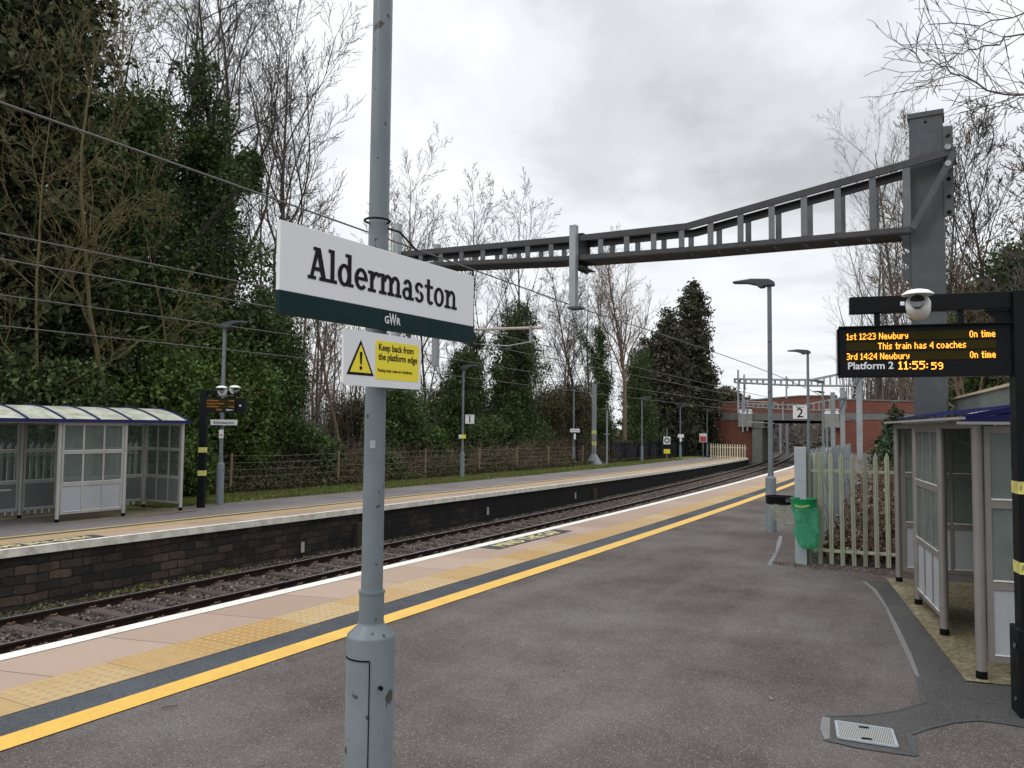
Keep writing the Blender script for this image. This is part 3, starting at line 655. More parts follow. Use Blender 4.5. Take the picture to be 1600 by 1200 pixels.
# far platform lamps
for (px,py,tx,ty,lab) in ((343,789,350,512,'grey lamp post behind the departure board and small station sign on far platform'),(722,748,728,577,'grey lamp post carrying the Platform 1 sign on far platform'),(896,728,899,606,'grey lamp post with small white sign next to the overhead line mast'),(1003,722,1003,624,'plain grey lamp post in front of the black railings'),(1063,717,1063,636,'grey lamp post beside the round sign on far platform'),(1105,713,1106,643,'farthest grey lamp post of far platform by cream gate')):
    q=onF(px,py); h=onX(tx,ty,q.x).z
    lamp_post((q.x,q.y,zf(q.y)),h-zf(q.y),lab,r=.05,rb=.095,right=True)
# Platform number signs
def num_sign(loc,rz,num,lab,s=.42):
    t=empty('platform_sign',loc,rz,lab,'platform sign')
    m_=MB(); m_.box(-s/2,-.01,-s/2,s/2,.01,s/2); m_.build('panel',M['signw'],t,bevel=.004)
    text_mesh('number',num,s*.98,M['ink'],t,FR(0,-.0115,-s*.09),bold=.006)
    text_mesh('sign_text','Platform',s*.17,M['ink'],t,FR(0,-.0115,s*.37),bold=.001)
q=onY(1250,644,31.3); num_sign((q.x,q.y,q.z),math.radians(12),'2','white square Platform 2 sign on near platform lamp post',.50)
q=onF(722,748); num_sign((q.x+.36,q.y-.02,onX(734,655,q.x+.3).z),math.radians(30),'1','white square Platform 1 sign on far platform lamp post',.38)
t=empty('notice',(q.x+.02,q.y-.09,onX(727,682,q.x).z),math.radians(30),'small yellow and white notice below the Platform 1 sign','notice')
m_=MB(); m_.box(-.13,-.01,-.08,-.02,.01,.08); m_.build('panel',M['signw'],t); m_=MB(); m_.box(-.02,-.01,-.08,.17,.01,.08); m_.build('yellow_panel',M['signy'],t)
# small station name signs of the far platform
q=onF(343,789); zt=onX(349,660,q.x+.15).z-.02
name_sign((q.x+.10,q.y-.02,zt),PI/2-.35-.35,.66,.185,'small white Aldermaston sign on lamp post behind the departure board',white=.78)
t=empty('notice',(q.x+.07,q.y-.07,onX(348,678,q.x).z),math.radians(38),'narrow white notice with red mark beneath the small station sign','notice')
m_=MB(); m_.box(-.055,-.01,-.11,.055,.01,.11); m_.build('panel',M['signw'],t)
m_=MB(); m_.prism([(.026*math.cos(a*PI/6),.026*math.sin(a*PI/6)) for a in range(12)],FR(0,-.0115,-.03),.001); m_.build('red_mark',M['red'],t)
q=onF(896,728); zt=onX(900,673,q.x).z
t=empty('station_sign',(q.x+.12,q.y-.08,zt),math.radians(40),'tiny distant white station sign on lamp post near the mast','station sign')
m_=MB(); m_.box(-.30,-.01,-.09,.30,.01,.12); m_.build('name_panel',M['signw'],t); m_=MB(); m_.box(-.30,-.011,-.14,.30,.011,-.091); m_.build('logo_band',M['signg'],t)
text_mesh('station_name','Aldermaston',.1,M['ink'],t,FR(0,-.0125,.015)); m_=MB(); m_.box(-.06,-.01,-.52,.06,.01,-.18); m_.build('notice_panel',M['signw'],t)
q=onF(1063,717); zt=onX(1064,681,q.x).z
t=empty('notice',(q.x+.08,q.y-.09,zt),math.radians(30),'small white notice on lamp post beside the round sign','notice')
m_=MB(); m_.box(-.24,-.01,-.13,.24,.01,.13); m_.build('panel',M['signw'],t); m_=MB(); m_.box(-.1,-.01,-.46,.08,.01,-.16); m_.build('lower_panel',M['signw'],t)
# round sign on its post
q=onF(1042,718); h=onX(1042,670,q.x).z; z0=zf(q.y)
t=empty('sign_post',(q.x,q.y,z0),math.radians(25),'slim post with round black symbol sign and yellow plate on far platform','sign post')
m_=MB(); m_.cyl((0,0,0),(0,0,h-z0),.035); m_.build('post',M['greyl'],t)
m_=MB(); m_.box(-.27,-.06,h-z0-1.22,.27,-.04,h-z0-.62); m_.build('panel',M['signw'],t)
m_=MB()
for k in range(16):
    a=2*PI*k/16;b_=2*PI*(k+1)/16; m_.bar((.17*math.cos(a),-.065,h-z0-.92+.17*math.sin(a)),(.17*math.cos(b_),-.065,h-z0-.92+.17*math.sin(b_)),.01,.09)
m_.build('ring_symbol',M['ink'],t)
m_=MB(); m_.box(-.27,-.06,h-z0-1.58,.27,-.04,h-z0-1.24); m_.build('dark_panel',M['ink'],t); m_=MB(); m_.box(-.25,-.06,h-z0-1.95,.25,-.04,h-z0-1.6); m_.build('yellow_panel',M['signy'],t)
q=onF(1100,713); z0=zf(q.y)
t=empty('warning_sign',(q.x,q.y-.3,z0),math.radians(20),'red and white warning board at the far platform end','warning sign')
m_=MB(); m_.cyl((0,0,0),(0,0,1.3),.04); m_.build('post',M['greyl'],t); m_=MB(); m_.box(-.32,-.06,1.3,.32,-.04,2.1); m_.build('panel',M['signw'],t); m_=MB(); m_.box(-.27,-.066,1.34,.27,-.058,1.85); m_.build('red_panel',M['red'],t)
# ------------------------------------------------------------------ departure boards
FONT={'1':['010','110','010','010','010','010','111'],'2':['0110','1001','0001','0010','0100','1000','1111'],'3':['1110','0001','0001','0110','0001','0001','1110'],'4':['0001','0011','0101','1001','1111','0001','0001'],'5':['1111','1000','1110','0001','0001','0001','1110'],'9':['0110','1001','1001','0111','0001','0001','0110'],
's':['0000','0000','0111','1000','0110','0001','1110'],'t':['010','010','111','010','010','010','011'],':':['0','0','1','0','0','1','0'],'N':['10001','11001','11001','10101','10011','10011','10001'],'e':['0000','0000','0110','1001','1111','1000','0111'],'w':['00000','00000','10001','10001','10101','10101','01010'],'b':['1000','1000','1110','1001','1001','1001','1110'],'u':['0000','0000','1001','1001','1001','1001','0111'],'r':['000','000','101','110','100','100','100'],'y':['0000','0000','1001','1001','0111','0001','0110'],
'O':['0110','1001','1001','1001','1001','1001','0110'],'n':['0000','0000','1110','1001','1001','1001','1001'],'i':['1','0','1','1','1','1','1'],'m':['00000','00000','11010','10101','10101','10101','10101'],'T':['11111','00100','00100','00100','00100','00100','00100'],'h':['1000','1000','1110','1001','1001','1001','1001'],'a':['0000','0000','0110','0001','0111','1001','0111'],'c':['0000','0000','0111','1000','1000','1000','0111'],'o':['0000','0000','0110','1001','1001','1001','0110'],'d':['0001','0001','0111','1001','1001','1001','0111'],' ':['00']*7}
def led(s,x,z,p,y,mat,parent,k=.81,right=False):
    h=p; p=p*k
    if right: x-=sum(len(FONT[c][0])+1 for c in s)*p
    mb=MB(); q=p*.92; v=h*.9
    for ch in s:
        g_=FONT[ch]
        for r_,row in enumerate(g_):
            for c_,b_ in enumerate(row):
                if b_=='1':
                    a=x+c_*p; zz=z-r_*h; mb.add([(a,y,zz-v),(a+q,y,zz-v),(a+q,y,zz),(a,y,zz)],[(0,1,2,3)])
        x+=(len(g_[0])+1)*p
    return mb.build('led_text',mat,parent)
rz=math.radians(11.6)
O=Vector((-.86,6.72,2.47)); W=1.19; Hh=.392
t=empty('departure_board',(O.x,O.y,O.z),rz,'lit orange departure board for Platform 2 with times, hung from the black gantry arm','departure board')
m_=MB(); m_.box(0,0,0,W,.13,Hh); m_.build('case',M['black'],t,bevel=.004)
m_=MB(); m_.box(.0,-.03,Hh-.004,W,0,Hh+.004); m_.box(-.012,-.02,.02,-.003,.12,Hh-.02); m_.build('hood',M['black'],t)
m_=MB(); m_.box(-.014,.0,.03,-.0125,.11,Hh-.03); m_.build('side_panel',M['signw'],t)
m_=MB()
for i in range(3): m_.box(.055,-.004,Hh-.110-i*.078,W-.10,-.001,Hh-.045-i*.078)
m_.build('led_matrix',M['led_off'],t)
pp=.0072
led('1st 12:23 Newbury',.058,Hh-.052,pp,-.0055,M['led'],t); led('On time',W-.10,Hh-.052,pp,-.0055,M['led'],t,right=True)
led('This train has 4 coaches',.283,Hh-.130,pp,-.0055,M['led'],t)
led('3rd 14:24 Newbury',.058,Hh-.208,pp,-.0055,M['led'],t); led('On time',W-.10,Hh-.208,pp,-.0055,M['led'],t,right=True)
led('11:55:',.425,Hh-.276,pp*1.25,-.0055,M['led'],t,k=1.08); led('59',.652,Hh-.287,pp*1.08,-.0055,M['led'],t,k=1.15)
text_mesh('platform_text','Platform 2',.078,M['wtext'],t,frameM((.062,-.003,Hh-.308),(1,0,0),(0,0,1)),'LEFT',bold=.0015)
# gantry post
t2=empty('display_gantry',(.39,7.02,0),rz,'black right angled gantry post with yellow bands holding the departure board','gantry')
m_=MB(); m_.box(-.085,-.085,.62,.085,.085,3.10); m_.build('post',M['black'],t2,bevel=.006)
m_=MB(); m_.box(-.115,-.115,0,.115,.115,.63); m_.build('base_box',M['black'],t2,bevel=.01)
m_=MB(); m_.box(-1.20,-.04,3.0-.03,-.087,.05,3.10); m_.build('arm',M['black'],t2,bevel=.004)
m_=MB(); m_.prism([(-.26,2.965),(-.087,2.965),(-.087,2.80)],frameM((0,.02,0),(1,0,0),(0,0,1)),.03); m_.build('gusset',M['black'],t2)
for x in (-1.0,-.42): m_=MB(); m_.box(x-.02,-.02,2.865,x+.02,.03,2.965); m_.build('hanger',M['black'],t2)
for z,w_ in ((1.60,.09),(1.02,.085)):
    m_=MB(); m_.box(-.0865,-.0865,z,.0865,.0865,z+w_); o=m_.build('yellow_band',M['tape'],t2)
    m_=MB(); rr_=random.Random(int(z*10))
    for k in range(5): a=-.07+.027*k; m_.bar((a,-.089,z+.02+rr_.random()*.02),(a+rr_.uniform(-.01,.02),-.089,z+.05+rr_.random()*.03),.004,.004)
    m_.build('scribble',M['ink'],o)
m_=MB(); m_.cyl((-.12,-.05,.50),(-.13,-.05,.50),.02,n=8); m_.cyl((-.12,-.05,.12),(-.13,-.05,.12),.015,n=8); m_.build('bolt',M['galvd'],t2)
m_=MB(); m_.box(-.84,-.042,3.02,-.81,-.041,3.05); m_.build('label_plate',M['signw'],t2)
# dome cameras
def dome(loc,s,label,yaw=0):
    t=empty('security_camera',loc,yaw,label,'security camera')
    m_=MB(); m_.lathe([(.02*s,-.17*s),(.095*s,-.165*s),(.115*s,-.10*s),(.118*s,0),(.10*s,.03*s),(.02*s,.035*s)],28); o=m_.build('housing',M['whitep'],t,smooth=True); o.rotation_euler=(math.radians(62),0,0); o.location=(0,.06*s,-.01*s)
    m_=MB(); m_.lathe([(.002,-.1*s),(.035*s,-.09*s),(.055*s,-.07*s),(.068*s,-.03*s),(.07*s,0)],24); o=m_.build('lens_dome',M['lens'],t,smooth=True); o.location=(0,-.075*s,.0); o.rotation_euler=(math.radians(70),0,0)
    m_=MB(); m_.lathe([(.15*s,.07*s),(.145*s,.085*s),(.10*s,.115*s),(.04*s,.13*s),(.002,.132*s)],28); m_.build('sun_hood',M['whitep'],t,smooth=True)
    return t
q=onY(1434,478,6.66)
dome((q.x,6.66,q.z+.03),.74,'white dome camera clipped on the black arm over the departure board')
# far platform departure board
q=onF(314,793); z0=zf(q.y); X=q.x; Yq=q.y
sc=(onX(322,618,X).z)
t=empty('display_gantry',(X,Yq,z0),math.radians(35),'black post with two yellow bands holding the board on far platform','gantry')
m_=MB(); m_.box(-.085,-.085,0,.085,.085,2.92-z0); m_.build('post',M['black'],t)
m_=MB(); m_.box(.09,-.03,2.80-z0,.86,.03,2.90-z0); m_.build('arm',M['black'],t)
for zz in (.80,1.38): m_=MB(); m_.box(-.087,-.087,zz,.087,.087,zz+.13); m_.build('yellow_band',M['tape'],t)
for xx in (.3,.75): m_=MB(); m_.box(xx-.02,-.02,2.70-z0,xx+.02,.02,2.80-z0); m_.build('hanger',M['black'],t)
t=empty('departure_board',(X,Yq-.02,2.35),math.radians(35),'small dim departure board over the Aldermaston sign on far platform','departure board')
m_=MB(); m_.box(.02,-.06,0,.80,.08,.36); m_.build('case',M['black'],t)
m_=MB(); m_.box(.81,-.03,.0,1.02,.25,.34); m_.build('side_case',M['black'],t); m_=MB(); m_.box(.89,-.035,.16,.93,-.031,.20); m_.build('white_light',M['signw'],t)
m_=MB()
for i in range(3): m_.box(.06,-.064,.27-i*.075,.78,-.061,.325-i*.075)
m_.build('led_matrix',M['led_off'],t)
for i,z in enumerate((.318,.243,.168)):
    led('1st 12:23 Newbury' if i!=1 else 'This train has 4 coaches',.07,z,.0052,-.066,M['led_dim'],t)
    if i!=1: led('On time',.77,z,.0052,-.066,M['led_dim'],t,right=True)
led('11:55:59',.33,.09,.0056,-.066,M['led_dim'],t); text_mesh('platform_text','Platform 1',.055,M['wtext'],t,frameM((.57,-.064,.065),(1,0,0),(0,0,1)),'LEFT',bold=.001,sx=.8)
dome((X+.45,Yq+.15,2.90),.95,'left of two white dome cameras above the far departure board',.6)
dome((X+.62,Yq+.42,2.92),.95,'right of two white dome cameras above the far departure board',1.2)
# ------------------------------------------------------------------ shelters
def panel_unit(t,M0,w,zs,cols,mats,low,depthsill=.02,name='panel'):
    """framed panel in the local x-z plane through M0; three rows, lowest solid"""
    mb=MB(); fr=.045
    def B(x0,z0,x1,z1,th=.03): mb.box(x0,-th/2,z0,x1,th/2,z1,M0)
    B(0,zs[0],fr,zs[-1]);B(w-fr,zs[0],w,zs[-1])
    for z in zs[1:-1]: B(fr,z-.035,w-fr,z+.035,.034)
    B(fr,zs[0],w-fr,zs[0]+.05,.034);B(fr,zs[-1]-.06,w-fr,zs[-1],.034)
    for c_ in range(1,cols):
        x=w*c_/cols
        for i in range(len(zs)-1):
            a=zs[i]+(.05 if i==0 else .035); b_=zs[i+1]-(.06 if i==len(zs)-2 else .035); B(x-.02,a,x+.02,b_,.028)
    o=mb.build(name,mats['frame'],t)
    mb=MB()
    for i in range(len(zs)-1):
        for c_ in range(cols):
            x0=(fr if c_==0 else w*c_/cols+.02)+.001; x1=(w-fr if c_==cols-1 else w*(c_+1)/cols-.02)-.001
            z0=zs[i]+(.0505 if i==0 else .0355); mb.box(x0,-.026,z0,x1,-.018,z0+.012,M0); 
    mb.build('sill',M['sill'],o)
    for i,(a,b_) in enumerate(zip(zs[:-1],zs[1:])):
        mb=MB(); 
        for c_ in range(cols):
            x0=(fr if c_==0 else w*c_/cols+.02); x1=(w-fr if c_==cols-1 else w*(c_+1)/cols-.02)
            mb.box(x0+.001,-.004,a+(.052 if i==0 else .037),x1-.001,.004,b_-(.062 if i==len(zs)-2 else .037),M0)
        mb.build('solid_panel' if i==0 else 'glass_pane',low if i==0 else mats['glass'],o)
    return o
def shelter(loc,rz,n,layout,label,depth,mats,H=2.12,bay=1.48,rs=2,face='L',roofup=.30,over=.12,fasc=False,gut=None):
    """local x runs along the front, +y to the back"""
    t=empty('platform_shelter',loc,rz,label,'platform shelter')
    L=n*bay; zs=(.16,.78,1.45,H-.04)
    for i in range(n+1):
        for j,y in enumerate((0,depth)):
            m_=MB(); m_.cyl((i*bay,y,.075),(i*bay,y,H),.042,n=14); o=m_.build('post',mats['post'],t,smooth=True)
            m_=MB(); m_.cyl((i*bay,y,0),(i*bay,y,.075),.044,n=12); m_.build('foot',M['blackm'],o)
    for i in range(n):
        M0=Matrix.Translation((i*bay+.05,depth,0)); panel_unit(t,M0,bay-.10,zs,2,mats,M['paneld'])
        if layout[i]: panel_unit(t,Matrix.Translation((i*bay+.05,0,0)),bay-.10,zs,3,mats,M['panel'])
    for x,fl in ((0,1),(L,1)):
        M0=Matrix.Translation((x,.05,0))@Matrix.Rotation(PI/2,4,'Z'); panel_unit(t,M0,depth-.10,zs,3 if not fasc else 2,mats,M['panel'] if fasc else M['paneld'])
    # roof: shallow curved sheet rising to the back in segments with blue ribs
    def prof(k,K=10):
        a=k/K; return (-over+(depth+over+.12)*a, H+.02+roofup*math.sin(a*PI*.62))
    seg=n*rs
    for s_ in range(seg):
        x0=-.06+(L+.12)*s_/seg; x1=-.06+(L+.12)*(s_+1)/seg; mb=MB(); K=10
        for k in range(K+1):
            y,z=prof(k,K); mb.v+=[(x0+.02,y,z),(x1-.02,y,z),(x0+.02,y,z-.012),(x1-.02,y,z-.012)]
        for k in range(K):
            a=4*k; mb.f+=[(a,a+1,a+5,a+4),(a+2,a+6,a+7,a+3)]
        mb.f+=[(0,2,3,1)]
        mb.build('roof_sheet',M['roofp'],t,smooth=True)
    for s_ in range(seg+1):
        x=-.06+(L+.12)*s_/seg; mb=MB(); K=10
        for k in range(K):
            y,z=prof(k,K);y2,z2=prof(k+1,K); mb.bar((x,y,z+.005),(x,y2,z2+.005),.04,.045)
        mb.build('roof_rib',M['blue'],t)
    mb=MB(); mb.box(-.10,-over-.03,H-(.035 if not gut else -.013),L+.10,-over+.02,H+.035); mb.build('gutter',gut or M['blue'],t)
    mb=MB(); mb.box(0,-.03,H-.06,L,.03,H-.001); mb.box(0,depth-.03,H-.06,L,depth+.03,H-.001); mb.build('top_rail',mats['frame'],t)
    return t,L
mL=dict(frame=M['alum_l'],post=M['alum_l'],glass=M['glass'])
mR=dict(frame=M['alum'],post=M['alum'],glass=M['glassR'])
a=onF(88,816); b_=onF(190,805); e=onF(277,796)
n=6; bay=1.50
shelter((-16.42,12.86,zf(11)),-PI/2+PI,0,[],'x',1,mL) if False else None
# local +x must point to -Y (towards camera) and +y to -X : use rotation -90deg mirrored -> run front from near to far with back to the left
t,L=shelter((-16.42,12.86-n*bay,zf(11)),PI/2,n,[0,1,0,0,1,0],'long glazed shelter with curved cream roof and blue ribs on far platform',1.38,mL,bay=bay,rs=2)
# perch bench inside
for (y,z) in ((5.0,.66),): 
    m_=MB(); m_.tube([(y-12.86+n*bay-.2,.9,z),(y-12.86+n*bay+4.4,.9,z)],.025,8); o=m_.build('perch_rail',M['alum_l'],t)
m_=MB(); m_.add([(-18.1,3,zf(8)+.004),(-16.2,3,zf(8)+.004),(-16.1,13.1,zf(12)+.006),(-18.1,13.1,zf(12)+.006)],[(0,1,2,3)]); tag(m_.build('shelter_pad',M['padL']),kind='structure')
# near shelter
dirR=Vector((-.203,.979)); q=onZ(1534,1062,0)
ang=math.atan2(.979,-.203)
# front on local -x... build with +x away from the camera, +y would be left; so mirror by starting at the far end
far=onZ(1405,910,0); nearp=onZ(1534,1062,0); Lr=(far-nearp).length; angR=math.atan2(nearp.y-far.y,nearp.x-far.x)
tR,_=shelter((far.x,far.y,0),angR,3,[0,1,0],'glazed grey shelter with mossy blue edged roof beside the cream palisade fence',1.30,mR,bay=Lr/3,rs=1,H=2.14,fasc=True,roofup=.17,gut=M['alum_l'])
# its near end fascia
m_=MB(); m_.add([(Lr+.07,-.15,2.13),(Lr+.07,1.42,2.13),(Lr+.07,1.42,2.17),(Lr+.07,.9,2.235),(Lr+.07,.45,2.235),(Lr+.07,-.13,2.15),
               (Lr+.10,-.15,2.13),(Lr+.10,1.42,2.13),(Lr+.10,1.42,2.17),(Lr+.10,.9,2.235),(Lr+.10,.45,2.235),(Lr+.10,-.13,2.15)],[(5,4,3,2,1,0),(6,7,8,9,10,11),(0,1,7,6),(1,2,8,7),(2,3,9,8),(3,4,10,9),(4,5,11,10),(5,0,6,11)])
m_.build('end_fascia',M['blue'],tR)
m_=MB(); m_.box(Lr+.06,-.16,2.112,Lr+.11,1.43,2.135); m_.build('end_trim',M['alum_l'],tR)
m_=MB()
for y in (.25,.75): m_.cyl((Lr+.10,y,2.185),(Lr+.112,y,2.185),.014,n=8)
m_.build('fixing',M['sill'],tR)
ux=Vector((math.cos(angR),math.sin(angR),0)); vy=Vector((-math.sin(angR),math.cos(angR),0))
def RL_(x,y): p=far+ux*x+vy*y; return (p.x,p.y)
sheet('shelter_pad',[RL_(-.25,-.14),RL_(Lr+.12,-.14),RL_(Lr+.12,2.2),RL_(-.25,2.2)],.012,M['pad'])
# moss on roof
def leafquads(rng,Pc,size,nrm=None,asp=1.0,jit=.35,flat=0.):
    n=len(Pc); a=rng.normal(size=(n,3)); 
    if nrm is not None: a=a*(1-flat)+nrm*2.*flat
    a/=np.linalg.norm(a,axis=1,keepdims=True)+1e-9
    b=rng.normal(size=(n,3)); b-=a*(a*b).sum(1,keepdims=True); b/=np.linalg.norm(b,axis=1,keepdims=True)+1e-9
    c=np.cross(a,b); s=size*(1+jit*rng.normal(size=n)); s=np.clip(s,size*.4,size*2)[:,None]
    V=np.stack([Pc-b*s*.5*asp,Pc+c*s*.38+a*s*.08,Pc+b*s*.55*asp,Pc-c*s*.38+a*s*.08],1).reshape(-1,3)
    return V,np.arange(4*n).reshape(-1,4)
rg=np.random.default_rng(9)
n=3200; xs=rg.beta(1,1.2,n)*Lr; keep=np.sin(xs*7)+np.sin(xs*3.1+1)+rg.normal(size=n)*.6>.2; xs=xs[keep]; n=len(xs)
ys=-.12+rg.random(n)*.5; zz=2.165+.055*(ys+.12)/.5+rg.random(n)*.025
Pm=np.array([[ (far+ux*x+vy*y).x,(far+ux*x+vy*y).y,z] for x,y,z in zip(xs,ys,zz)])
V,Fq=leafquads(rg,Pm,.035); o=npmesh('moss',V,Fq,M['moss']); tag(o,'dark moss and leaf litter on the near shelter roof edge','moss',kind='stuff')
# canopy beam behind the shelter
A_=Vector((-.16,14.6)); B_=Vector((1.0,6.45)); d_=(B_-A_); Lc=d_.length
t=empty('canopy',(A_.x,A_.y,0),math.atan2(d_.y,d_.x),'weathered grey flat canopy with pale timber edge behind the black gantry post','canopy')
M['timber']=paint('timber_edge',(.40,.33,.22),.7,var=.3,scale=3,dirt=(.33,.35,.28),dscale=.6,damt=.9)
M['fascia']=paint('canopy_fascia',(.105,.125,.12),.7,var=.25,scale=3,dirt=(.05,.06,.055),damt=.5)
m_=MB(); m_.box(0,0,2.35,Lc,3.0,2.555); m_.build('roof_slab',M['fascia'],t,bevel=.01)
m_=MB(); m_.box(-.02,-.03,2.558,Lc,3.0,2.59); m_.build('timber_edge',M['timber'],t)
for x,y in ((.6,1.3),(Lc-.4,1.6),(.6,2.8),(Lc-.4,2.8)): m_=MB(); m_.box(x-.05,y-.05,0,x+.05,y+.05,2.35); m_.build('post',M['galvd'],t)
# ------------------------------------------------------------------ bins
def hoop_bin(loc,rad,label,hm,bm,arm,bag=True,drop=.55,lean=(.0,0)):
    t=empty('litter_bin',loc,0,label,'litter bin'); zt=0
    n=28; mb=MB(); prof=[(rad*.93,-.115),(rad,-.11),(rad*1.02,-.01),(rad*1.06,0),(rad*1.06,.012),(rad*.97,.012),(rad*.95,-.02),(rad*.93,-.115)]
    for r,z in prof:
        for i in range(n): a=2*PI*i/n; mb.v.append((r*math.cos(a),r*math.sin(a),z))
    for k in range(len(prof)-1):
        for i in range(n): mb.f.append((k*n+i,k*n+(i+1)%n,(k+1)*n+(i+1)%n,(k+1)*n+i))
    mb.build('hoop',hm,t,smooth=True)
    mb=MB(); mb.bar((0,0,-.05),arm,.03,.06); mb.build('arm',M['galvd'],t)
    if bag:
        rr=random.Random(4); mb=MB(); K=26
        for k in range(K+1):
            f=k/K; z=-.10-drop*f; R0=rad*(.92-.24*f**.7+.08*math.sin(f*4)) if f<.97 else rad*.45
            for i in range(n):
                a=2*PI*i/n; w=1+.13*math.sin(3*a+f*5)+.09*math.sin(7*a-f*7+1)+.06*math.sin(11*a+f*13)+rr.uniform(-.012,.012)
                mb.v.append((R0*w*math.cos(a)*(1.12 if f>.5 else 1)+lean[0]*f,R0*w*math.sin(a)*(1-.45*f)+lean[1]*f,z+.02*math.sin(5*a)*f))
        for k in range(K):
            for i in range(n): mb.f.append((k*n+i,k*n+(i+1)%n,(k+1)*n+(i+1)%n,(k+1)*n+i))
        mb.f.append(tuple(range(K*n,(K+1)*n)))
        mb.build('bag',bm,t,smooth=True)
    return t
fp=onZ(1241,880,0)
q=onY(1256,783,fp.y-.22)
tb=hoop_bin((q.x,q.y,q.z+.03),.185,'bright green bin hoop with a green bag hanging on the fence corner post',M['gbin'],M['bagg'],(-.05,.2,-.05),drop=.62,lean=(.07,0))
m_=MB()
for k in range(7):
    a=-PI/2-.55+k*.16; m_.bar((.197*math.cos(a),.197*math.sin(a),-.085-.015*math.sin(k*PI/6)),(.197*math.cos(a+.16),.197*math.sin(a+.16),-.085-.015*math.sin((k+1)*PI/6)),.003,.03)
m_.build('hoop_label',paint('bin_label',(.25,.36,.10),.5),tb)
q=onY(1216,777,L2.location.y-3.3)
q=onY(1218,778,fp.y+.35)
hoop_bin((q.x,q.y,q.z+.02),.21,'black bin hoop with a slack clear bag beside the green bin',M['black'],M['bagw'],(.25,-.3,-.03),drop=.34,lean=(.16,0))
# ------------------------------------------------------------------ fences
rf_=random.Random(12)
def palisade(p0,p1,h,z,n,label,mat,w=.068,post=None,group=None,name='palisade_fence',backside=False,endpost=True):
    p0=Vector((p0[0],p0[1],0));p1=Vector((p1[0],p1[1],0)); d=(p1-p0); L=d.length; rz=math.atan2(d.y,d.x)
    t=empty(name,(p0.x,p0.y,z),rz,label,'fence')
    me=None
    for i in range(n):
        x=(i+.5)*L/n
        if me is None:
            mb=MB(); a=w/2; prof=[(-a,.016),(-a*.75,-.010),(-a*.28,-.004),(0,-.022),(a*.28,-.004),(a*.75,-.010),(a,.016)]
            tops=[h-.085,h-.06,h-.02,h,h-.02,h-.06,h-.085]
            for s_ in (0,1):
                for (xx,yy_),tp in zip(prof,tops): mb.v+=[(xx,yy_+s_*.004,.02),(xx,yy_+s_*.004,tp)]
            k=7
            for j in range(k-1):
                mb.f.append((2*j,2*j+2,2*j+3,2*j+1)); o_=2*k; mb.f.append((o_+2*j,o_+2*j+1,o_+2*j+3,o_+2*j+2))
                mb.f.append((2*j+1,2*j+3,o_+2*j+3,o_+2*j+1))
            for zz_ in (.22,h-.30): mb.cyl((0,-.018,zz_),(0,-.026,zz_),.009,n=6)
            o=mb.build('pale',mat,t); me=o
        else:
            o=me.copy(); COL.objects.link(o); o.parent=t
        o.location=(x,rf_.uniform(-.004,.004),rf_.uniform(-.012,.008)); o.rotation_euler=(rf_.uniform(-.006,.006),rf_.uniform(-.008,.008),rf_.uniform(-.08,.08))
    for zz_ in (.22,h-.30):
        mb=MB(); mb.box(0,.012,zz_-.022,L,.045,zz_+.022); mb.build('rail',mat,t)
    return t,L,rz
fe=onZ(1420,896,0)
t,_,_=palisade((fp.x+.14,fp.y+.03),(fp.x+.14+1.72,fp.y+.26),1.73,0,11,'pale green palisade fence between the grey corner post and near shelter',M['cream'],w=.066)
t=empty('fence_post',(fp.x+.13,fp.y,0),.1,'square grey steel corner post behind the green bin','fence post')
m_=MB(); m_.box(-.11,-.06,0,.06,.06,1.79); m_.build('shaft',M['gal_lt'],t,bevel=.004); m_=MB()
for k in range(3): m_.cyl((-.055+k*.022,-.06,1.28),(-.055+k*.022,-.063,1.28),.005,n=6)
m_.build('bolt_holes',M['blackm'],t)
palisade((fp.x+.20,fp.y+.25),(fp.x+.02,fp.y+7.0),1.76,0,27,'galvanised grey palisade fence running away along the platform behind the corner post',M['gal_lt'],w=.075)
t=empty('steel_panel',(fp.x+.26,fp.y+.28,0),math.radians(62),'narrow pale green steel panel angled behind the corner post','steel panel')
m_=MB(); m_.box(0,-.02,.15,.22,.02,1.70); m_.build('panel',M['cream'],t)
# far end cream palisade
a=onF(1109,716);b_=onF(1166,719)
palisade((a.x,a.y),(b_.x,b_.y),1.30,zf(70),15,'cream palisade gate closing off the far platform end by the bridge',M['cream2'],w=.10)
# grey palisade behind the far shelter
palisade((-18.3,3.0),(-18.25,13.0),1.62,zf(9),62,'pale grey palisade fence seen through the far shelter glass',M['pal_pale'],w=.085)
# wire fence with wooden posts
wf=empty('wire_fence',(0,0,0),0,'brown wire fence with slim wooden posts along the undergrowth','fence')
pts=[]
for px,py,ty in ((318,792,700),(408,775,697),(545,762,696),(652,748,695),(710,743,694),(756,738,694),(797,735,694),(856,731,694),(893,727,697)):
    q=onF(px,py); q.x=min(q.x,-18.9+cur(q.y)*.9); r=onX(px,ty,q.x); hz=r.z; pts.append((q.x,r.y,zf(r.y),hz))
pts=[(-19.2+cur(y)*.9-(.0),y,zf(y),zf(y)+1.25) for y in (13.2,16.8,21.6,27.0,31.4,35.2,39.0,44.)]
for x,y,z,h in pts: m_=MB(); m_.cyl((x,y,z-.1),(x+.03,y,h),.045,.04,n=7); m_.build('post',M['wood'],wf)
for k in range(6):
    m_=MB(); pl_=[]
    for i in range(len(pts)-1):
        a=Vector(pts[i][:3]);b_=Vector(pts[i+1][:3])
        for j in range(4): p=a.lerp(b_,j/4); p.z+=.12+k*.21-.03*math.sin(j/4*PI); pl_.append(p)
    pl_.append(b_+Vector((0,0,.12+k*.21))); m_.tube(pl_,.0055,4); m_.build('wire',M['wirefence'],wf)
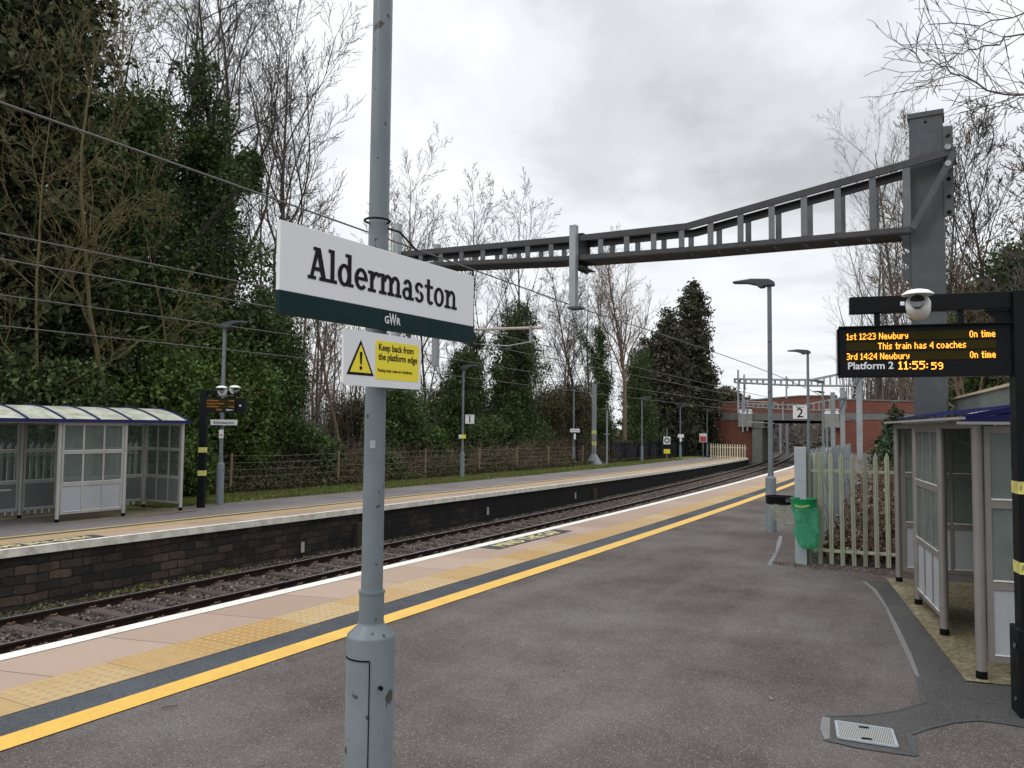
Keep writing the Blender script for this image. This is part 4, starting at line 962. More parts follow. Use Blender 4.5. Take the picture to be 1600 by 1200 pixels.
# black railings
q0=onF(884,730); 
rf=empty('railing_fence',(0,0,0),0,'black vertical bar railings with dark panels under the conifers','fence')
RX=[(-19.3+cur(y)*.95+ (y-44)*.010,y,zf(y)) for y in np.arange(43.5,72,.5)]
mb=MB(); kk=0
for i,(x,y,z) in enumerate(RX):
    for s_ in (0,.25):
        if kk%6!=0: mb.cyl((x,y+s_,z),(x,y+s_,z+1.42),.018,n=4,caps=False)
        kk+=1
mb.build('bars',M['black'],rf)['kind']='stuff'
for i in range(0,len(RX),6):
    x,y,z=RX[i]; m_=MB(); m_.box(x-.05,y-.05,z,x+.05,y+.05,z+1.55); m_.build('post',M['black'],rf)
for hz in (.15,1.3):
    m_=MB()
    for i in range(len(RX)-1): m_.bar((RX[i][0],RX[i][1],RX[i][2]+hz),(RX[i+1][0],RX[i+1][1],RX[i+1][2]+hz),.03,.05)
    m_.build('rail',M['black'],rf)
pm=paint('dark_panel_blue',(.014,.016,.030),.6,var=.5,scale=1.4,dirt=(.10,.11,.15),dscale=1.1,damt=.35)
m_=MB()
for i in range(14,len(RX)-1): 
    x,y,z=RX[i];x2,y2,z2=RX[i+1]; m_.bar((x-.08,y,z+.72),(x2-.08,y2,z2+.72),.02,1.15)
m_.build('backing_panel',pm,rf)
# OHL mast on far platform
q=onF(928,727); h=onX(925,600,q.x).z
t=empty('overhead_line_mast',(q.x,q.y,zf(q.y)),0,'slim grey overhead line mast with two yellow bands and splayed foot','mast')
hz=h-zf(q.y)
m_=MB(); m_.box(-.11,-.11,.35,.11,.11,hz); m_.build('shaft',M['greyl'],t,bevel=.01)
m_=MB(); m_.add([(-.42,-.42,.06),(.42,-.42,.06),(.42,.42,.06),(-.42,.42,.06),(-.12,-.12,.7),(.12,-.12,.7),(.12,.12,.7),(-.12,.12,.7)],[(0,3,2,1),(4,5,6,7),(0,1,5,4),(1,2,6,5),(2,3,7,6),(3,0,4,7)]); m_.build('foot',M['greyl'],t)
m_=MB(); m_.box(-.7,-.7,0,.7,.7,.08); m_.build('plinth',M['conc'],t)
for zz in (1.25,1.95): m_=MB(); m_.box(-.113,-.113,zz,.113,.113,zz+.22); m_.build('yellow_band',M['tape'],t)
q2=onF(943,728); h2=onX(943,641,q2.x).z-zf(q2.y)
m_=MB(); m_.cyl((0,0,0),(0,0,h2),.06,n=10); m_.box(-.2,-.03,h2*.56,.2,.03,h2*.56+.06); tag(m_.build('pole',M['greyl'],loc=(q2.x-.2,q2.y+1,zf(q2.y))),'thin grey pole directly right of the banded mast','pole')
# ------------------------------------------------------------------ overhead portals
def portal(loc,rz,label,parts_detail=True):
    t=empty('overhead_portal',loc,rz,label,'overhead line portal')   # local origin at the column foot, boom runs to -x
    m_=MB(); m_.box(-.24,-.21,-.6,.24,.21,7.10); m_.build('column',M['galvd'],t,bevel=.012)
    m_=MB(); m_.box(-.26,-.23,7.08,.26,.23,7.16); m_.build('cap',M['galvd'],t)
    m_=MB(); m_.cyl((0,-.214,6.99),(0,-.218,6.99),.022,n=12); m_.build('cap_hole',M['blackm'],t)
    y0,y1=-.42,.16
    mb=MB()
    xk,xe=-3.85,-10.75
    zb=lambda x: float(np.interp(x,[-10.75,-6.2,-3.85,0,.5],[5.60,5.35,5.28,5.23,5.23]))
    zt=lambda x: float(np.interp(x,[-10.75,-6.2,-3.85,.42],[5.84,5.72,5.70,6.40]))
    for y in (y0,y1):
        for fn,hh in ((zb,.085),(zt,.11)):
            xs=[-.22 if fn is zb else .42,xk,-6,xe]
            for a,b_ in zip(xs[:-1],xs[1:]):
                mb.bar((a,y,fn(a)),(b_,y,fn(b_)),.05,hh)
    mb.build('boom_chords',M['steel_boom'],t)
    mb=MB()
    for y in (y0,y1):
        for fn,dz in ((zb,-.052),(zt,.056)):
            xs=[.42,xk,-6,xe] if fn is zt else [-.22,xk,-6,xe]
            for a,b_ in zip(xs[:-1],xs[1:]):
                mb.bar((a,y+(.05 if y<0 else -.05),fn(a)+dz),(b_,y+(.05 if y<0 else -.05),fn(b_)+dz),.13,.012)
    mb.build('boom_flanges',M['steel_boom'],t)
    x=-.77
    while x>xe+.1:
        for y in (y0,y1): mb=MB(); mb.box(x-.05,y-.012,zb(x)+.05,x+.05,y+.012,zt(x)-.05); mb.build('upright',M['galvm'],t)
        x-=.528
    mb=MB(); mb.box(xe,y0,zb(xe),xe+.06,y1,zt(xe)); mb.build('end_plate',M['galvm'],t)
    mb=MB(); x=-.42
    while x>xe+.6:
        mb.box(x-.42,y0+.06,zb(x)-.052,x-.03,y1-.06,zb(x)-.04)
        mb.bar((x,y0,zb(x)-.03),(x-.0,y1,zb(x)-.03),.04,.05); x-=.49
    mb.build('boom_underside',M['steel_boom'],t)
    mb=MB(); mb.bar((.40,y0-.03,6.36),(-.20,y0-.03,5.24),.10,.02,(0,-1,0)); mb.build('end_brace',M['galvd'],t)
    mb=MB(); mb.box(-.33,y0-.015,5.27,-.22,y0+.015,6.24); mb.build('end_upright',M['galvm'],t)
    # cheek plate with bolts and holes on the right, notched plates on the left
    mb=MB(); mb.box(.24,-.25,5.42,.38,-.22,6.86); mb.build('cheek_plate',M['galvd'],t,bevel=.01)
    for z_ in (6.72,6.03,5.75,5.50): m_=MB(); m_.cyl((.31,-.253,z_-.02),(.31,-.256,z_-.02),.034,n=14); m_.build('bolt_hole',M['blackm'],t)
    for z_ in (6.46,6.20): m_=MB(); m_.cyl((.31,-.25,z_),(.31,-.47,z_),.045,n=14); m_.build('bolt',M['galv'],t)
    poly=[(-.24,5.45),(-.40,5.45),(-.40,5.08)]
    z_=5.06
    poly=[(-.24,5.60),(-.36,5.60),(-.36,5.06)]
    for k in range(3): poly+=[(-.36,4.98-.25*k+.02),(-.29,4.93-.25*k),(-.285,4.885-.25*k),(-.36,4.885-.25*k),(-.36,4.80-.25*k)]
    poly+=[(-.24,4.26)]
    poly=[(-.24,5.60),(-.36,5.60)]
    zc=5.02
    for k in range(3): poly+=[(-.37,zc-.25*k),(-.28,zc-.05-.25*k),(-.265,zc-.10-.25*k),(-.33,zc-.125-.25*k),(-.37,zc-.10-.25*k)]
    poly+=[(-.37,4.38),(-.24,4.38)]
    mb=MB(); mb.prism(poly[::-1],frameM((0,-.15,0),(1,0,0),(0,0,1)),.03); mb.build('notched_plate',M['galvd'],t)
    # drop tubes
    def drop(x,y,zt_,zb_,w,foot=True):
        m_=MB(); m_.box(x-w/2,y-w/2,zb_,x+w/2,y+w/2,zt_); o=m_.build('drop_tube',M['galv'],t,bevel=.006)
        m_=MB(); m_.box(x-.04,y+w/2,5.80,x+.16,y+w/2+.62,5.815); m_.box(x-.02,y+w/2,5.12,x+.0,y+w/2+.6,5.80); m_.box(x-.04,y+w/2,5.17,x+.16,y+w/2+.62,5.155); m_.build('clamp',M['galvd'],o)
        if foot: m_=MB(); m_.box(x-w/2-.02,y-w/2-.02,zb_-.04,x+w/2+.1,y+w/2+.1,zb_); m_.build('foot_plate',M['galvd'],o)
    drop(-6.05,-.50,5.96,4.37,.135); drop(-10.33,-.50,6.50,3.3,.15); drop(-10.0,.55,6.22,3.40,.13,False)
    # registration arm
    m_=MB(); m_.tube([(-10.0,.45,4.22),(-6.98,.0,4.08)],.03,8); o=m_.build('registration_tube',M['insul'],t)
    m_=MB(); m_.cyl((-7.25,.0,3.78),(-7.25,.0,4.14),.03,n=8); m_.tube([(-7.25,0,3.8),(-7.8,0,3.74),(-8.43,0,3.80)],.014,6); m_.build('register_arm',M['galv'],o)
    return t
P1=portal((-.475,14.35,0),0,'large grey overhead line portal spanning the tracks behind the station sign')
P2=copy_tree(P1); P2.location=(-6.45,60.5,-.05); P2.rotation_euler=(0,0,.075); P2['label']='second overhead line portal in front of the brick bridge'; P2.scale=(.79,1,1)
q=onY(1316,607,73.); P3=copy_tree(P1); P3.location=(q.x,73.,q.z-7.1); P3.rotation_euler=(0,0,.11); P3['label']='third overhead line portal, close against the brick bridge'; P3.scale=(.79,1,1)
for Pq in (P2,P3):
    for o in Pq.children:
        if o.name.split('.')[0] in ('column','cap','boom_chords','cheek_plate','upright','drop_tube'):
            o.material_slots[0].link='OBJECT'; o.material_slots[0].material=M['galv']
q=onY(1301,613,70.); m_=MB(); m_.box(-.16,-.16,-1,.16,.16,q.z); tag(m_.build('overhead_line_mast',M['greyl'],loc=(q.x,70,0)),'slender grey mast just left of the bridge portal columns','mast')
# ------------------------------------------------------------------ wires
def wire(name,X,za,zs,label,r=.008,y0=2.5,y1=125,flat=False):
    mb=MB(); pts=[]; sup=[-30.5,14.3,60.4,105]
    y=y0
    while y<y1:
        i=max(j for j in range(4) if sup[j]<=y) if y<105 else 3
        a=sup[i]; b_=sup[min(3,i+1)] if i<3 else a+50
        f=(y-a)/(b_-a); s_=zs*4*f*(1-f); pts.append((X+cur(a)*(1-f)+cur(b_)*f,y,za-s_)); y+=1.5 if y<60 else 4
    rr=[r*(1+max(0,p[1]-20)/45) for p in pts]
    mb.tube(pts,rr,5); tag(mb.build(name,M['wire' if not flat else 'wirel']),label,'overhead wire')
wire('earth_wire',-6.63,4.43,-.22,'uppermost overhead wire, meeting the foot of the central drop tube',.0115,3.0)
wire('catenary_wire',-8.9,4.10,.06,'second overhead wire from the top, upper wire of the near track',.009)
wire('contact_wire',-8.9,3.80,.02,'third overhead wire from the top, lower wire of the near track',.009)
wire('catenary_wire',-12.0,3.92,.08,'fourth overhead wire from the top, upper wire of the far track',.009)
wire('contact_wire',-12.0,3.46,.05,'lowest overhead wire, lower wire of the far track',.009)
# ------------------------------------------------------------------ bridge
def bridge():
    Yb=78.; t=empty('road_bridge',(0,0,0),0,'red brick road bridge with grey girder across the railway','bridge')
    rz=math.radians(6); 
    def W(name,x0,x1,z0,z1,z0b,z1b,y,mat,th=.4,uvs=True):
        mb=MB(); mb.uv=[]
        mb.v+=[(x0,y,z0),(x1,y,z0b),(x1,y,z1b),(x0,y,z1)]; mb.uv+=[(x0,z0),(x1,z0b),(x1,z1b),(x0,z1)]; mb.f.append((0,1,2,3))
        mb.v+=[(x0,y+th,z0),(x1,y+th,z0b),(x1,y+th,z1b),(x0,y+th,z1)]; mb.uv+=[(x0+.3,z0),(x1+.3,z0b),(x1+.3,z1b),(x0+.3,z1)]; mb.f+=[(5,4,7,6),(3,2,6,7),(1,0,4,5),(0,3,7,4),(2,1,5,6)]
        return mb.build(name,mat,t)
    W('abutment',-30,-17.6,-1.6,3.0,-1.6,2.95,Yb,M['brick'],6)
    W('abutment',-10.6,4,-1.6,2.95,-1.6,2.9,Yb,M['brick'],6)
    W('parapet',-30,-19.0,3.65,4.2,3.65,4.72,Yb+.02,M['brick']); W('parapet',-19.0,-13.5,3.65,4.75,3.65,5.18,Yb+.02,M['brick']); W('parapet',-13.5,-10.2,3.65,5.18,3.65,5.16,Yb+.02,M['brick']); W('parapet',-10.2,4,3.65,4.85,3.65,4.30,Yb+.02,M['brick'])
    W('parapet_coping',-30,-19.0,4.2,4.3,4.72,4.82,Yb-.05,M['concd'],.5); W('parapet_coping',-19,-13.5,4.75,4.87,5.18,5.30,Yb-.05,M['concd'],.5); W('parapet_coping',-13.5,-10.2,5.18,5.30,5.16,5.28,Yb-.05,M['concd'],.5); W('parapet_coping',-10.2,4,4.85,4.97,4.30,4.42,Yb-.05,M['concd'],.5)
    W('girder',-20.8,-9,2.96,3.64,2.93,3.64,Yb-.06,M['concd'],6.5); W('girder_band',-9,2,3.05,3.6,3.0,3.5,Yb-.03,M['concd'],.2)
    W('deck',-17.6,-10.6,2.7,2.95,2.7,2.95,Yb+.3,M['blackm'],5.5)
    m_=MB(); m_.box(-17.75,Yb-.25,-1.6,-16.85,Yb+5,2.2); m_.box(-17.85,Yb-.3,2.2,-16.7,Yb+5,2.9); m_.build('pier',M['concd'],t)
    for x0,x1 in ((-19.0,-17.7),(-11.2,-9.9)):
        m_=MB(); m_.box(x0,Yb-.6,2.3,x1,Yb+.1,3.55); m_.build('bearing_block',M['conc'],t,bevel=.03)
        m_=MB(); m_.prism([(x0,3.553),(x1,3.553),(x1-.1,4.0),(x0+.1,4.0)],frameM((0,Yb-.1,0),(1,0,0),(0,0,1)),.5); m_.build('block_cap',M['insul'] if 0 else M['signw'],t)
    return t
bridge()
# masts and portals beyond the bridge
mi=None
for i,(x,y) in enumerate(((-17.2,92),(-15.9,112),(-21.8,112),(-18.5,128),(-24.5,124),(-26,140))):
    m_=MB(); m_.box(-.13,-.13,0,.13,.13,5.9); m_.bar((0,0,5.5),(2.6 if i%2==0 else -2.2,0,5.1),.07,.07); m_.bar((0,0,4.6),(2.0 if i%2==0 else -2,0,5.1),.05,.05)
    tag(m_.build('overhead_line_mast',M['greyl'],loc=(x,y,-1.1)),'pale grey mast seen through the bridge opening','mast','masts beyond the bridge')
mb=MB(); n=0
for y in range(84,150,4):
    mb.v+=[(-17.5+cur(y),y,-1.2),(-26+cur(y),y,1.6),(-50+cur(y),y,1.8)]
for i in range(len(mb.v)//3-1):
    mb.f+=[(3*i,3*i+3,3*i+4,3*i+1),(3*i+1,3*i+4,3*i+5,3*i+2)]
tag(mb.build('hillside',ground_mat('bank',(.08,.07,.035),(.12,.10,.05),(.15,.12,.07),.6)),kind='structure')
mb=MB()
for y in range(84,170,6): mb.v+=[(-5+cur(y)*.6,y,-1.2),(4+cur(y)*.2,y,2.5)]
for i in range(len(mb.v)//2-1): mb.f.append((2*i,2*i+1,2*i+3,2*i+2))
tag(mb.build('hillside',bpy.data.materials['bank']),kind='structure')
# MIND THE GAP lettering on the slabs
def mind(p0,z,length,wid,lab,flip,zf_=0):
    t=empty('painted_warning',p0,PI/2 if not flip else -PI/2,lab,'painted warning')
    m_=MB(); m_.box(-length/2,-wid/2,0,length/2,wid/2,.002); m_.build('dark_panel',M['strip'],t)
    text_mesh('lettering','MIND THE GAP',wid*.95,paint('letter_yellow',(.62,.52,.22),.7,dirt=(.2,.18,.1),damt=.5) if 'letter_yellow' not in bpy.data.materials else bpy.data.materials['letter_yellow'],t,frameM((0,0,.003),(1,0,0),(0,1,0)),bold=.008,sx=length*.80/(wid*.95*6.9))
a=onZ(757,857,0);b_=onZ(884,829,0); L_=(b_-a).length
mind(((a.x+b_.x)/2+.02,(a.y+b_.y)/2,.006),0,L_,.40,'faded yellow MIND THE GAP lettering on the near platform slabs',False)
a=onZ(0,848,0);b_=onF(205,834); mind((-13.78,(a.y+b_.y)/2-.6,zf((a.y+b_.y)/2)+.012),0,(b_-a).length*1.0,.36,'yellow MIND THE GAP lettering on the far platform slabs',True)
# ------------------------------------------------------------------ vegetation
class TB:                                             # tube collector (numpy)
    def __init__(s): s.V=[];s.F=[];s.n=0
    def tube(s,P,R,k=3):
        P=np.asarray(P,float);R=np.asarray(R,float);m=len(P)
        D=np.gradient(P,axis=0); D/=np.linalg.norm(D,axis=1,keepdims=True)+1e-9
        ref=np.where(np.abs(D[:,2:3])<.9,np.array([[0,0,1.]]),np.array([[1.,0,0]]))
        A=np.cross(D,ref);A/=np.linalg.norm(A,axis=1,keepdims=True)+1e-9;B=np.cross(A,D)
        t=np.arange(k)*2*PI/k
        V=P[:,None]+R[:,None,None]*(A[:,None]*np.cos(t)[None,:,None]+B[:,None]*np.sin(t)[None,:,None])
        i=np.arange(m-1)[:,None]*k; j=np.arange(k)[None]
        Fq=np.stack([i+j,i+(j+1)%k,i+k+(j+1)%k,i+k+j],-1).reshape(-1,4)+s.n
        s.V.append(V.reshape(-1,3));s.F.append(Fq);s.n+=m*k
    def tubes(s,P,R,k=3):                               # batch: P (n,m,3) R (n,m)
        P=np.asarray(P,float);n,m,_=P.shape;D=np.gradient(P,axis=1);D/=np.linalg.norm(D,axis=2,keepdims=True)+1e-9
        ref=np.where(np.abs(D[:,:,2:3])<.9,np.array([[[0,0,1.]]]),np.array([[[1.,0,0]]]))
        A=np.cross(D,ref);A/=np.linalg.norm(A,axis=2,keepdims=True)+1e-9;B=np.cross(A,D);t=np.arange(k)*2*PI/k
        V=P[:,:,None]+R[:,:,None,None]*(A[:,:,None]*np.cos(t)[None,None,:,None]+B[:,:,None]*np.sin(t)[None,None,:,None])
        i=np.arange(m-1)[:,None]*k;j=np.arange(k)[None];Fq=np.stack([i+j,i+(j+1)%k,i+k+(j+1)%k,i+k+j],-1).reshape(-1,4)
        Fq=(Fq[None]+(np.arange(n)*m*k)[:,None,None]).reshape(-1,4)+s.n
        s.V.append(V.reshape(-1,3));s.F.append(Fq);s.n+=n*m*k
    def flush(s,rng,cfg):
        if not getattr(s,'T',None): return
        q=np.array([t[0] for t in s.T]);d=np.array([t[1] for t in s.T]);L=np.array([t[2] for t in s.T]);r=np.array([t[3] for t in s.T]);n=len(q);m=5
        P=[q]
        for i in range(m-1):
            d=d+rng.normal(size=(n,3))*cfg['wob']*1.3;d[:,2]+=cfg['trop']*1.2;d/=np.linalg.norm(d,axis=1,keepdims=True);P.append(P[-1]+d*(L/(m-1))[:,None])
        P=np.stack(P,1); R=np.maximum(r[:,None]*np.linspace(1,.4,m)[None],cfg['rmin']); s.tubes(P,R,3); s.T=[]
    def build(s,name,mat,parent=None,smooth=True): return npmesh(name,np.concatenate(s.V),np.concatenate(s.F),mat,parent,smooth)
def branch(tb,rng,p,d,L,r,lvl,maxl,cfg,store=None):
    if lvl>=maxl:
        if not hasattr(tb,'T'): tb.T=[]
        tb.T.append((np.array(p,float),np.array(d,float),L,r)); return
    n=max(4,int(L/cfg.get('seg',.45))+2); n=min(n,14); P=[np.array(p,float)]; d=np.array(d,float); st=L/(n-1)
    for i in range(n-1):
        d=d+rng.normal(size=3)*cfg['wob']*(1 if lvl else .35)+np.array([0,0,cfg['trop'] if lvl else .04]); d/=np.linalg.norm(d); P.append(P[-1]+d*st)
    P=np.array(P); tt=np.linspace(0,1,n); rend=max(cfg['rmin'],r*(.10 if lvl==0 else .22))
    R=np.maximum(r*(1-tt)+rend*tt,cfg['rmin']); tb.tube(P,R,(9,6,4,3,3)[min(lvl,4)])
    if store is not None and lvl<=1: store.append((P,R,lvl))
    if lvl>=maxl: return
    nc=cfg['kids'][lvl]; t0=cfg['t0'] if lvl==0 else .15
    az=rng.random()*6.28
    for c in range(nc):
        t=t0+(1-t0)*((c+rng.random()*.8)/nc); t=min(t,.98); x=t*(n-1); i=int(x); f=x-i; q=P[i]*(1-f)+P[min(i+1,n-1)]*f
        dd=P[min(i+1,n-1)]-P[max(i-1,0)] if i else P[1]-P[0]; dd=dd/np.linalg.norm(dd)
        az+=2.4+rng.normal()*.4; ref=np.array([0,0,1.]) if abs(dd[2])<.9 else np.array([1.,0,0]); A=np.cross(dd,ref);A/=np.linalg.norm(A);B=np.cross(A,dd)
        an=math.radians(cfg['ang'][min(lvl,len(cfg['ang'])-1)])*(.75+.5*rng.random())
        nd=dd*math.cos(an)+(A*math.cos(az)+B*math.sin(az))*math.sin(an)
        l2=L*cfg['len'][min(lvl,len(cfg['len'])-1)]*(1-.55*(t-t0)/(1-t0+.01) if lvl==0 else 1-.5*t)*(.8+.4*rng.random())
        branch(tb,rng,q,nd,l2,min(R[i]*.55,r*.44),lvl+1,maxl,cfg,store)
CF=dict(wob=.13,trop=.09,rmin=.0075,kids=(12,7,5,4),t0=.28,ang=(38,40,38,35),len=(.42,.45,.5,.5),seg=.5)
def leaves(rng,blobs,n,size,mat,name,parent,asp=1.,shell=.55,flat=.3,droop=0.):
    """n leaves shared over the blobs [(cx,cy,cz,rx,ry,rz)] in proportion to their surface"""
    B=np.array(blobs,float); a=(B[:,3]*B[:,4]+B[:,4]*B[:,5]+B[:,3]*B[:,5]); pr=a/a.sum(); idx=rng.choice(len(B),n,p=pr)
    u=rng.normal(size=(n,3)); u/=np.linalg.norm(u,axis=1,keepdims=True); rad=shell+(1.12-shell)*rng.random((n,1))**.7; rad=np.where(rng.random((n,1))<.14,rad*(1.05+.4*rng.random((n,1))),rad)
    lump=1+.16*np.sin(u[:,0:1]*5+idx[:,None])+.14*np.sin(u[:,1:2]*6+idx[:,None]*1.7)+.12*np.sin(u[:,2:3]*7+idx[:,None]*.6)
    P=B[idx,:3]+u*rad*lump*B[idx,3:6]; P+=rng.normal(size=(n,3))*size*.8
    if droop: P[:,2]-=droop*rng.random(n)*np.linalg.norm(u[:,:2],axis=1)
    V,Fq=leafquads(rng,P,size,u,asp,.5,flat)
    return npmesh(name,V,Fq,mat,parent)
def bare_tree(x,y,z,h,label,mat='bark_grey',seed=1,r=None,cfg=None,maxl=4,lean=(0,0),group=None,buds=0):
    rng=np.random.default_rng(seed); c=dict(CF); c.update(cfg or {}); t=empty('bare_tree',(x,y,z),0,label,'tree',group)
    tb=TB(); store=[]; branch(tb,rng,(0,0,-.15),(lean[0],lean[1],1),h,r or h*.0092,0,maxl,c,store); tb.flush(rng,c)
    tr=TB(); P,R,_=store[0]; tr.tube(P,R*1.04,10); tr.build('trunk',M[mat],t); tb.build('crown',M[mat],t); return t,store
def ivy_on(t,store,rng,h0,h1,w0,w1,n,size=.11,mat='ivy',limbs=True,name='ivy'):
    P=store[0][0]; bl=[]; k=max(6,int((h1-h0)/.38))
    for i in range(k):
        f=i/(k-1); z=h0+(h1-h0)*f; j=np.interp(z,P[:,2],np.arange(len(P))); a=int(min(j,len(P)-2)); q=P[a]+(P[a+1]-P[a])*(j-a); w=(w0*(1-f)+w1*f)
        for _ in range(3): o=rng.normal(size=3)*w*.42; k2=.45+.85*rng.random(); bl.append((q[0]+o[0]*1.15,q[1]+o[1]*1.15,z+o[2]*.6,w*.6*k2,w*.6*k2,w*.62*k2))
    if limbs:
        for Pb,Rb,l in store[1:]:
            if h0<Pb[0][2]<h1*.95 and rng.random()<.7:
                for q in Pb[:max(2,int(len(Pb)*.5))]: s_=w1*.35+.12; bl.append((q[0],q[1],q[2],s_*(.7+.6*rng.random()),s_,s_))
    return leaves(rng,bl,n,size,M[mat],name,t)
def at_far(px,X,ybase=0):                              # ground position below image column px on plane X
    p=onX(px,670,X); return p.x,p.y
def treeh(px,py,X,z): return onX(px,py,X).z-z
ZF=-.15
# --- big evergreen group on the left
def tree_on(px,X,ptop,label,seed,**k):
    x,y=at_far(px,X); z=zf(min(y,70))-.03; return bare_tree(x,y,z,treeh(px,ptop,X,z),label,seed=seed,**k)
# cedar at the left edge
def cedar(px,X,ptop,label,seed,wr,n,mat='cedar',size=.17,trunkmat='bark_dark',hfrac=0.,tiers=34,taper=.55,asp=1.6,name='conifer_tree',dz=.0):
    rng=np.random.default_rng(seed); x,y=at_far(px,X); z=zf(min(y,70)); h=treeh(px,ptop,X,z); t=empty(name,(x,y,z),0,label,'tree')
    tr=TB(); P=np.array([(rng.normal()*.04,rng.normal()*.04,h*f-.1) for f in np.linspace(0,1,12)]); tr.tube(P,np.linspace(h*.02,.03,12),9); tr.build('trunk',M[trunkmat],t)
    bl=[]; br=TB()
    for i in range(tiers):
        f=hfrac+(1-hfrac)*(i+.5)/tiers; R0=wr*max(.06,(1-f**1.6)**taper)*(1+.07*math.sin(f*13+seed)+.08*math.sin(f*31+seed*2))
        m=max(2,int(7*R0/wr+1.5))
        for j in range(m):
            a=i*2.4+j*6.283/m+rng.normal()*.25; L=R0*(.62+.42*rng.random()); b0=np.array([0,0,h*f]); e=np.array([math.cos(a)*L,math.sin(a)*L,h*f-L*.12+rng.normal()*.2])
            br.tube([b0,(b0+e)/2+np.array([0,0,.12*L]),e],[.05,.035,.012],4)
            for s_ in (.35,.6,.85,1.0):
                q=b0*(1-s_)+e*s_; w=.22+.42*R0*.35*(1.2-s_*.55); bl.append((q[0],q[1],q[2]+.05,w*1.25,w*1.25,w*.62))
    br.build('branches',M[trunkmat],t)
    leaves(rng,bl,n,size,M[mat],'crown',t,asp=asp,shell=.35,flat=.1,droop=dz); return t
cedar(25,-23.5,-330,'tall dark drooping conifer at the left edge of the photo',11,3.6,70000,size=.13,taper=.5,hfrac=.10,tiers=40,dz=.35)
cedar(-160,-25,-260,'dark conifer mostly outside the left edge, left of the tall one',12,3.6,30000,size=.17,taper=.5,hfrac=.05,tiers=26,dz=.35)
r_=np.random.default_rng
IV=dict(kids=(9,5,4,3),len=(.34,.45,.5,.5))
def ivied(px,X,ptop,label,seed,h1px,w0,w1,n,h0=.1,size=.10,mat='ivy',cfg=None,bark='bark_dark',r=None,limbs=True,lean=(0,0),maxl=4):
    t,st=tree_on(px,X,ptop,label,seed,mat=bark,cfg=cfg or IV,r=r,lean=lean,maxl=maxl); t.name='ivy_clad_tree'
    h1=onX(px,h1px,X).z-t.location.z; ivy_on(t,st,r_(seed+50),h0,h1,w0,w1,n,size,mat,limbs); return t
ivied(118,-22.4,20,'ivy smothered tree between the edge conifer and the lichen covered bare tree',21,150,1.5,1.1,42000)
ivied(205,-22.0,60,'broad ivy smothered tree behind the lichen covered bare tree',22,150,1.6,1.0,52000)
ivied(268,-22.6,70,'ivy smothered tree in the middle of the dark group above the far shelter end',23,185,1.5,1.0,44000)
ivied(330,-22.6,-30,'ivy smothered tree with a pointed ivy spire and bare top against the sky',24,120,1.8,.5,62000,cfg=dict(kids=(11,7,5,3),t0=.45,len=(.36,.45,.5,.5)))
def bush(px,py,X,w,h,n,label,seed,mat='ivy_b',size=.09,lumps=16,zbase=None,name='shrub'):
    rng=r_(seed); q=onX(px,py,X); t=empty(name,(q.x,q.y,0),0,label,'shrub'); bl=[]
    z0=(zf(min(q.y,70)) if zbase is None else zbase)
    for i in range(lumps): a=rng.random()*6.28;rr=w*.5*rng.random()**.6;zz=z0+h*(.15+.75*rng.random()); k=(1-.55*abs((zz-z0)/h-.35)); bl.append((math.cos(a)*rr*k,math.sin(a)*rr*k,zz,w*.24*(.7+.6*rng.random()),w*.24,h*.2))
    leaves(rng,bl,n,size,M[mat],'foliage',t)
    tb=TB()
    for i in range(7): a=rng.random()*6.28; tb.tube([(0,0,z0-.05),(math.cos(a)*w*.15,math.sin(a)*w*.15,z0+h*.4),(math.cos(a)*w*.3,math.sin(a)*w*.3,z0+h*.75)],[.03,.02,.008],4)
    tb.build('stems',M['bark_dark'],t); return t
bush(415,600,-22.2,3.0,5.6,42000,'tall dark ivy thicket at the right foot of the big evergreen group',31,'ivy',.10,26)
bush(345,600,-21.6,3.4,5.0,45000,'bright green ivy thicket rising behind the far departure board',32,'ivy_b',.10,26)
bush(215,600,-21.4,4.0,4.4,45000,'bright green laurel thicket behind the far shelter roof',33,'ivy_b',.10,26)
bush(398,520,-22.5,1.5,2.4,9000,'ivy clumps hanging at the right edge of the big evergreen group',36,'ivy',.10,12,zbase=onX(398,500,-22.5).z-1.2,name='ivy_clump')
bush(60,600,-21.4,4.5,3.6,30000,'dark leafy thicket behind the far shelter, nearest the left edge',34,'ivy',.085,24)
bush(388,300,-22.7,1.1,1.3,5000,'ivy clump on the limb sticking out right of the evergreen group',35,'ivy',.10,8,zbase=onX(388,270,-22.7).z-.7,name='ivy_clump')
LC=dict(wob=.19,trop=.11,rmin=.007,kids=(12,7,5,4),t0=.22,ang=(52,45,42,38),len=(.40,.46,.5,.5),seg=.4)
tree_on(178,-20.0,-10,'lichen green bare tree spreading in front of the ivy smothered trees',41,mat='bark_olive',cfg=LC,r=.085)
tree_on(80,-20.6,110,'smaller lichen covered bare tree in front of the left edge conifer',42,mat='bark_olive',cfg=LC,r=.055)
tree_on(262,-20.3,290,'low lichen covered bare tree drooping over the far lamp post',43,mat='bark_olive',cfg=dict(LC,trop=-.02,kids=(11,7,5,3)),r=.07)
AS=dict(wob=.11,trop=.11,kids=(13,7,6,4),t0=.26,ang=(32,38,38,36),len=(.44,.46,.5,.5),rmin=.0072)
tree_on(262,-26,-70,'tall thin bare tree showing behind the ivy group, left of the pointed spire',44,cfg=AS)
tree_on(352,-25.5,-60,'tall bare tree rising behind the pointed ivy spire',45,cfg=dict(AS,kids=(14,7,5,4)))
t,st=tree_on(432,-23.6,70,'tall fan shaped bare tree left of the station sign with ivy on its lower trunk',46,cfg=dict(AS,kids=(18,8,6,5),t0=.30,ang=(30,36,38,34),len=(.52,.45,.5,.5)))
ivy_on(t,st,r_(7),.3,onX(432,430,-23.6).z,.75,.3,16000,limbs=False)
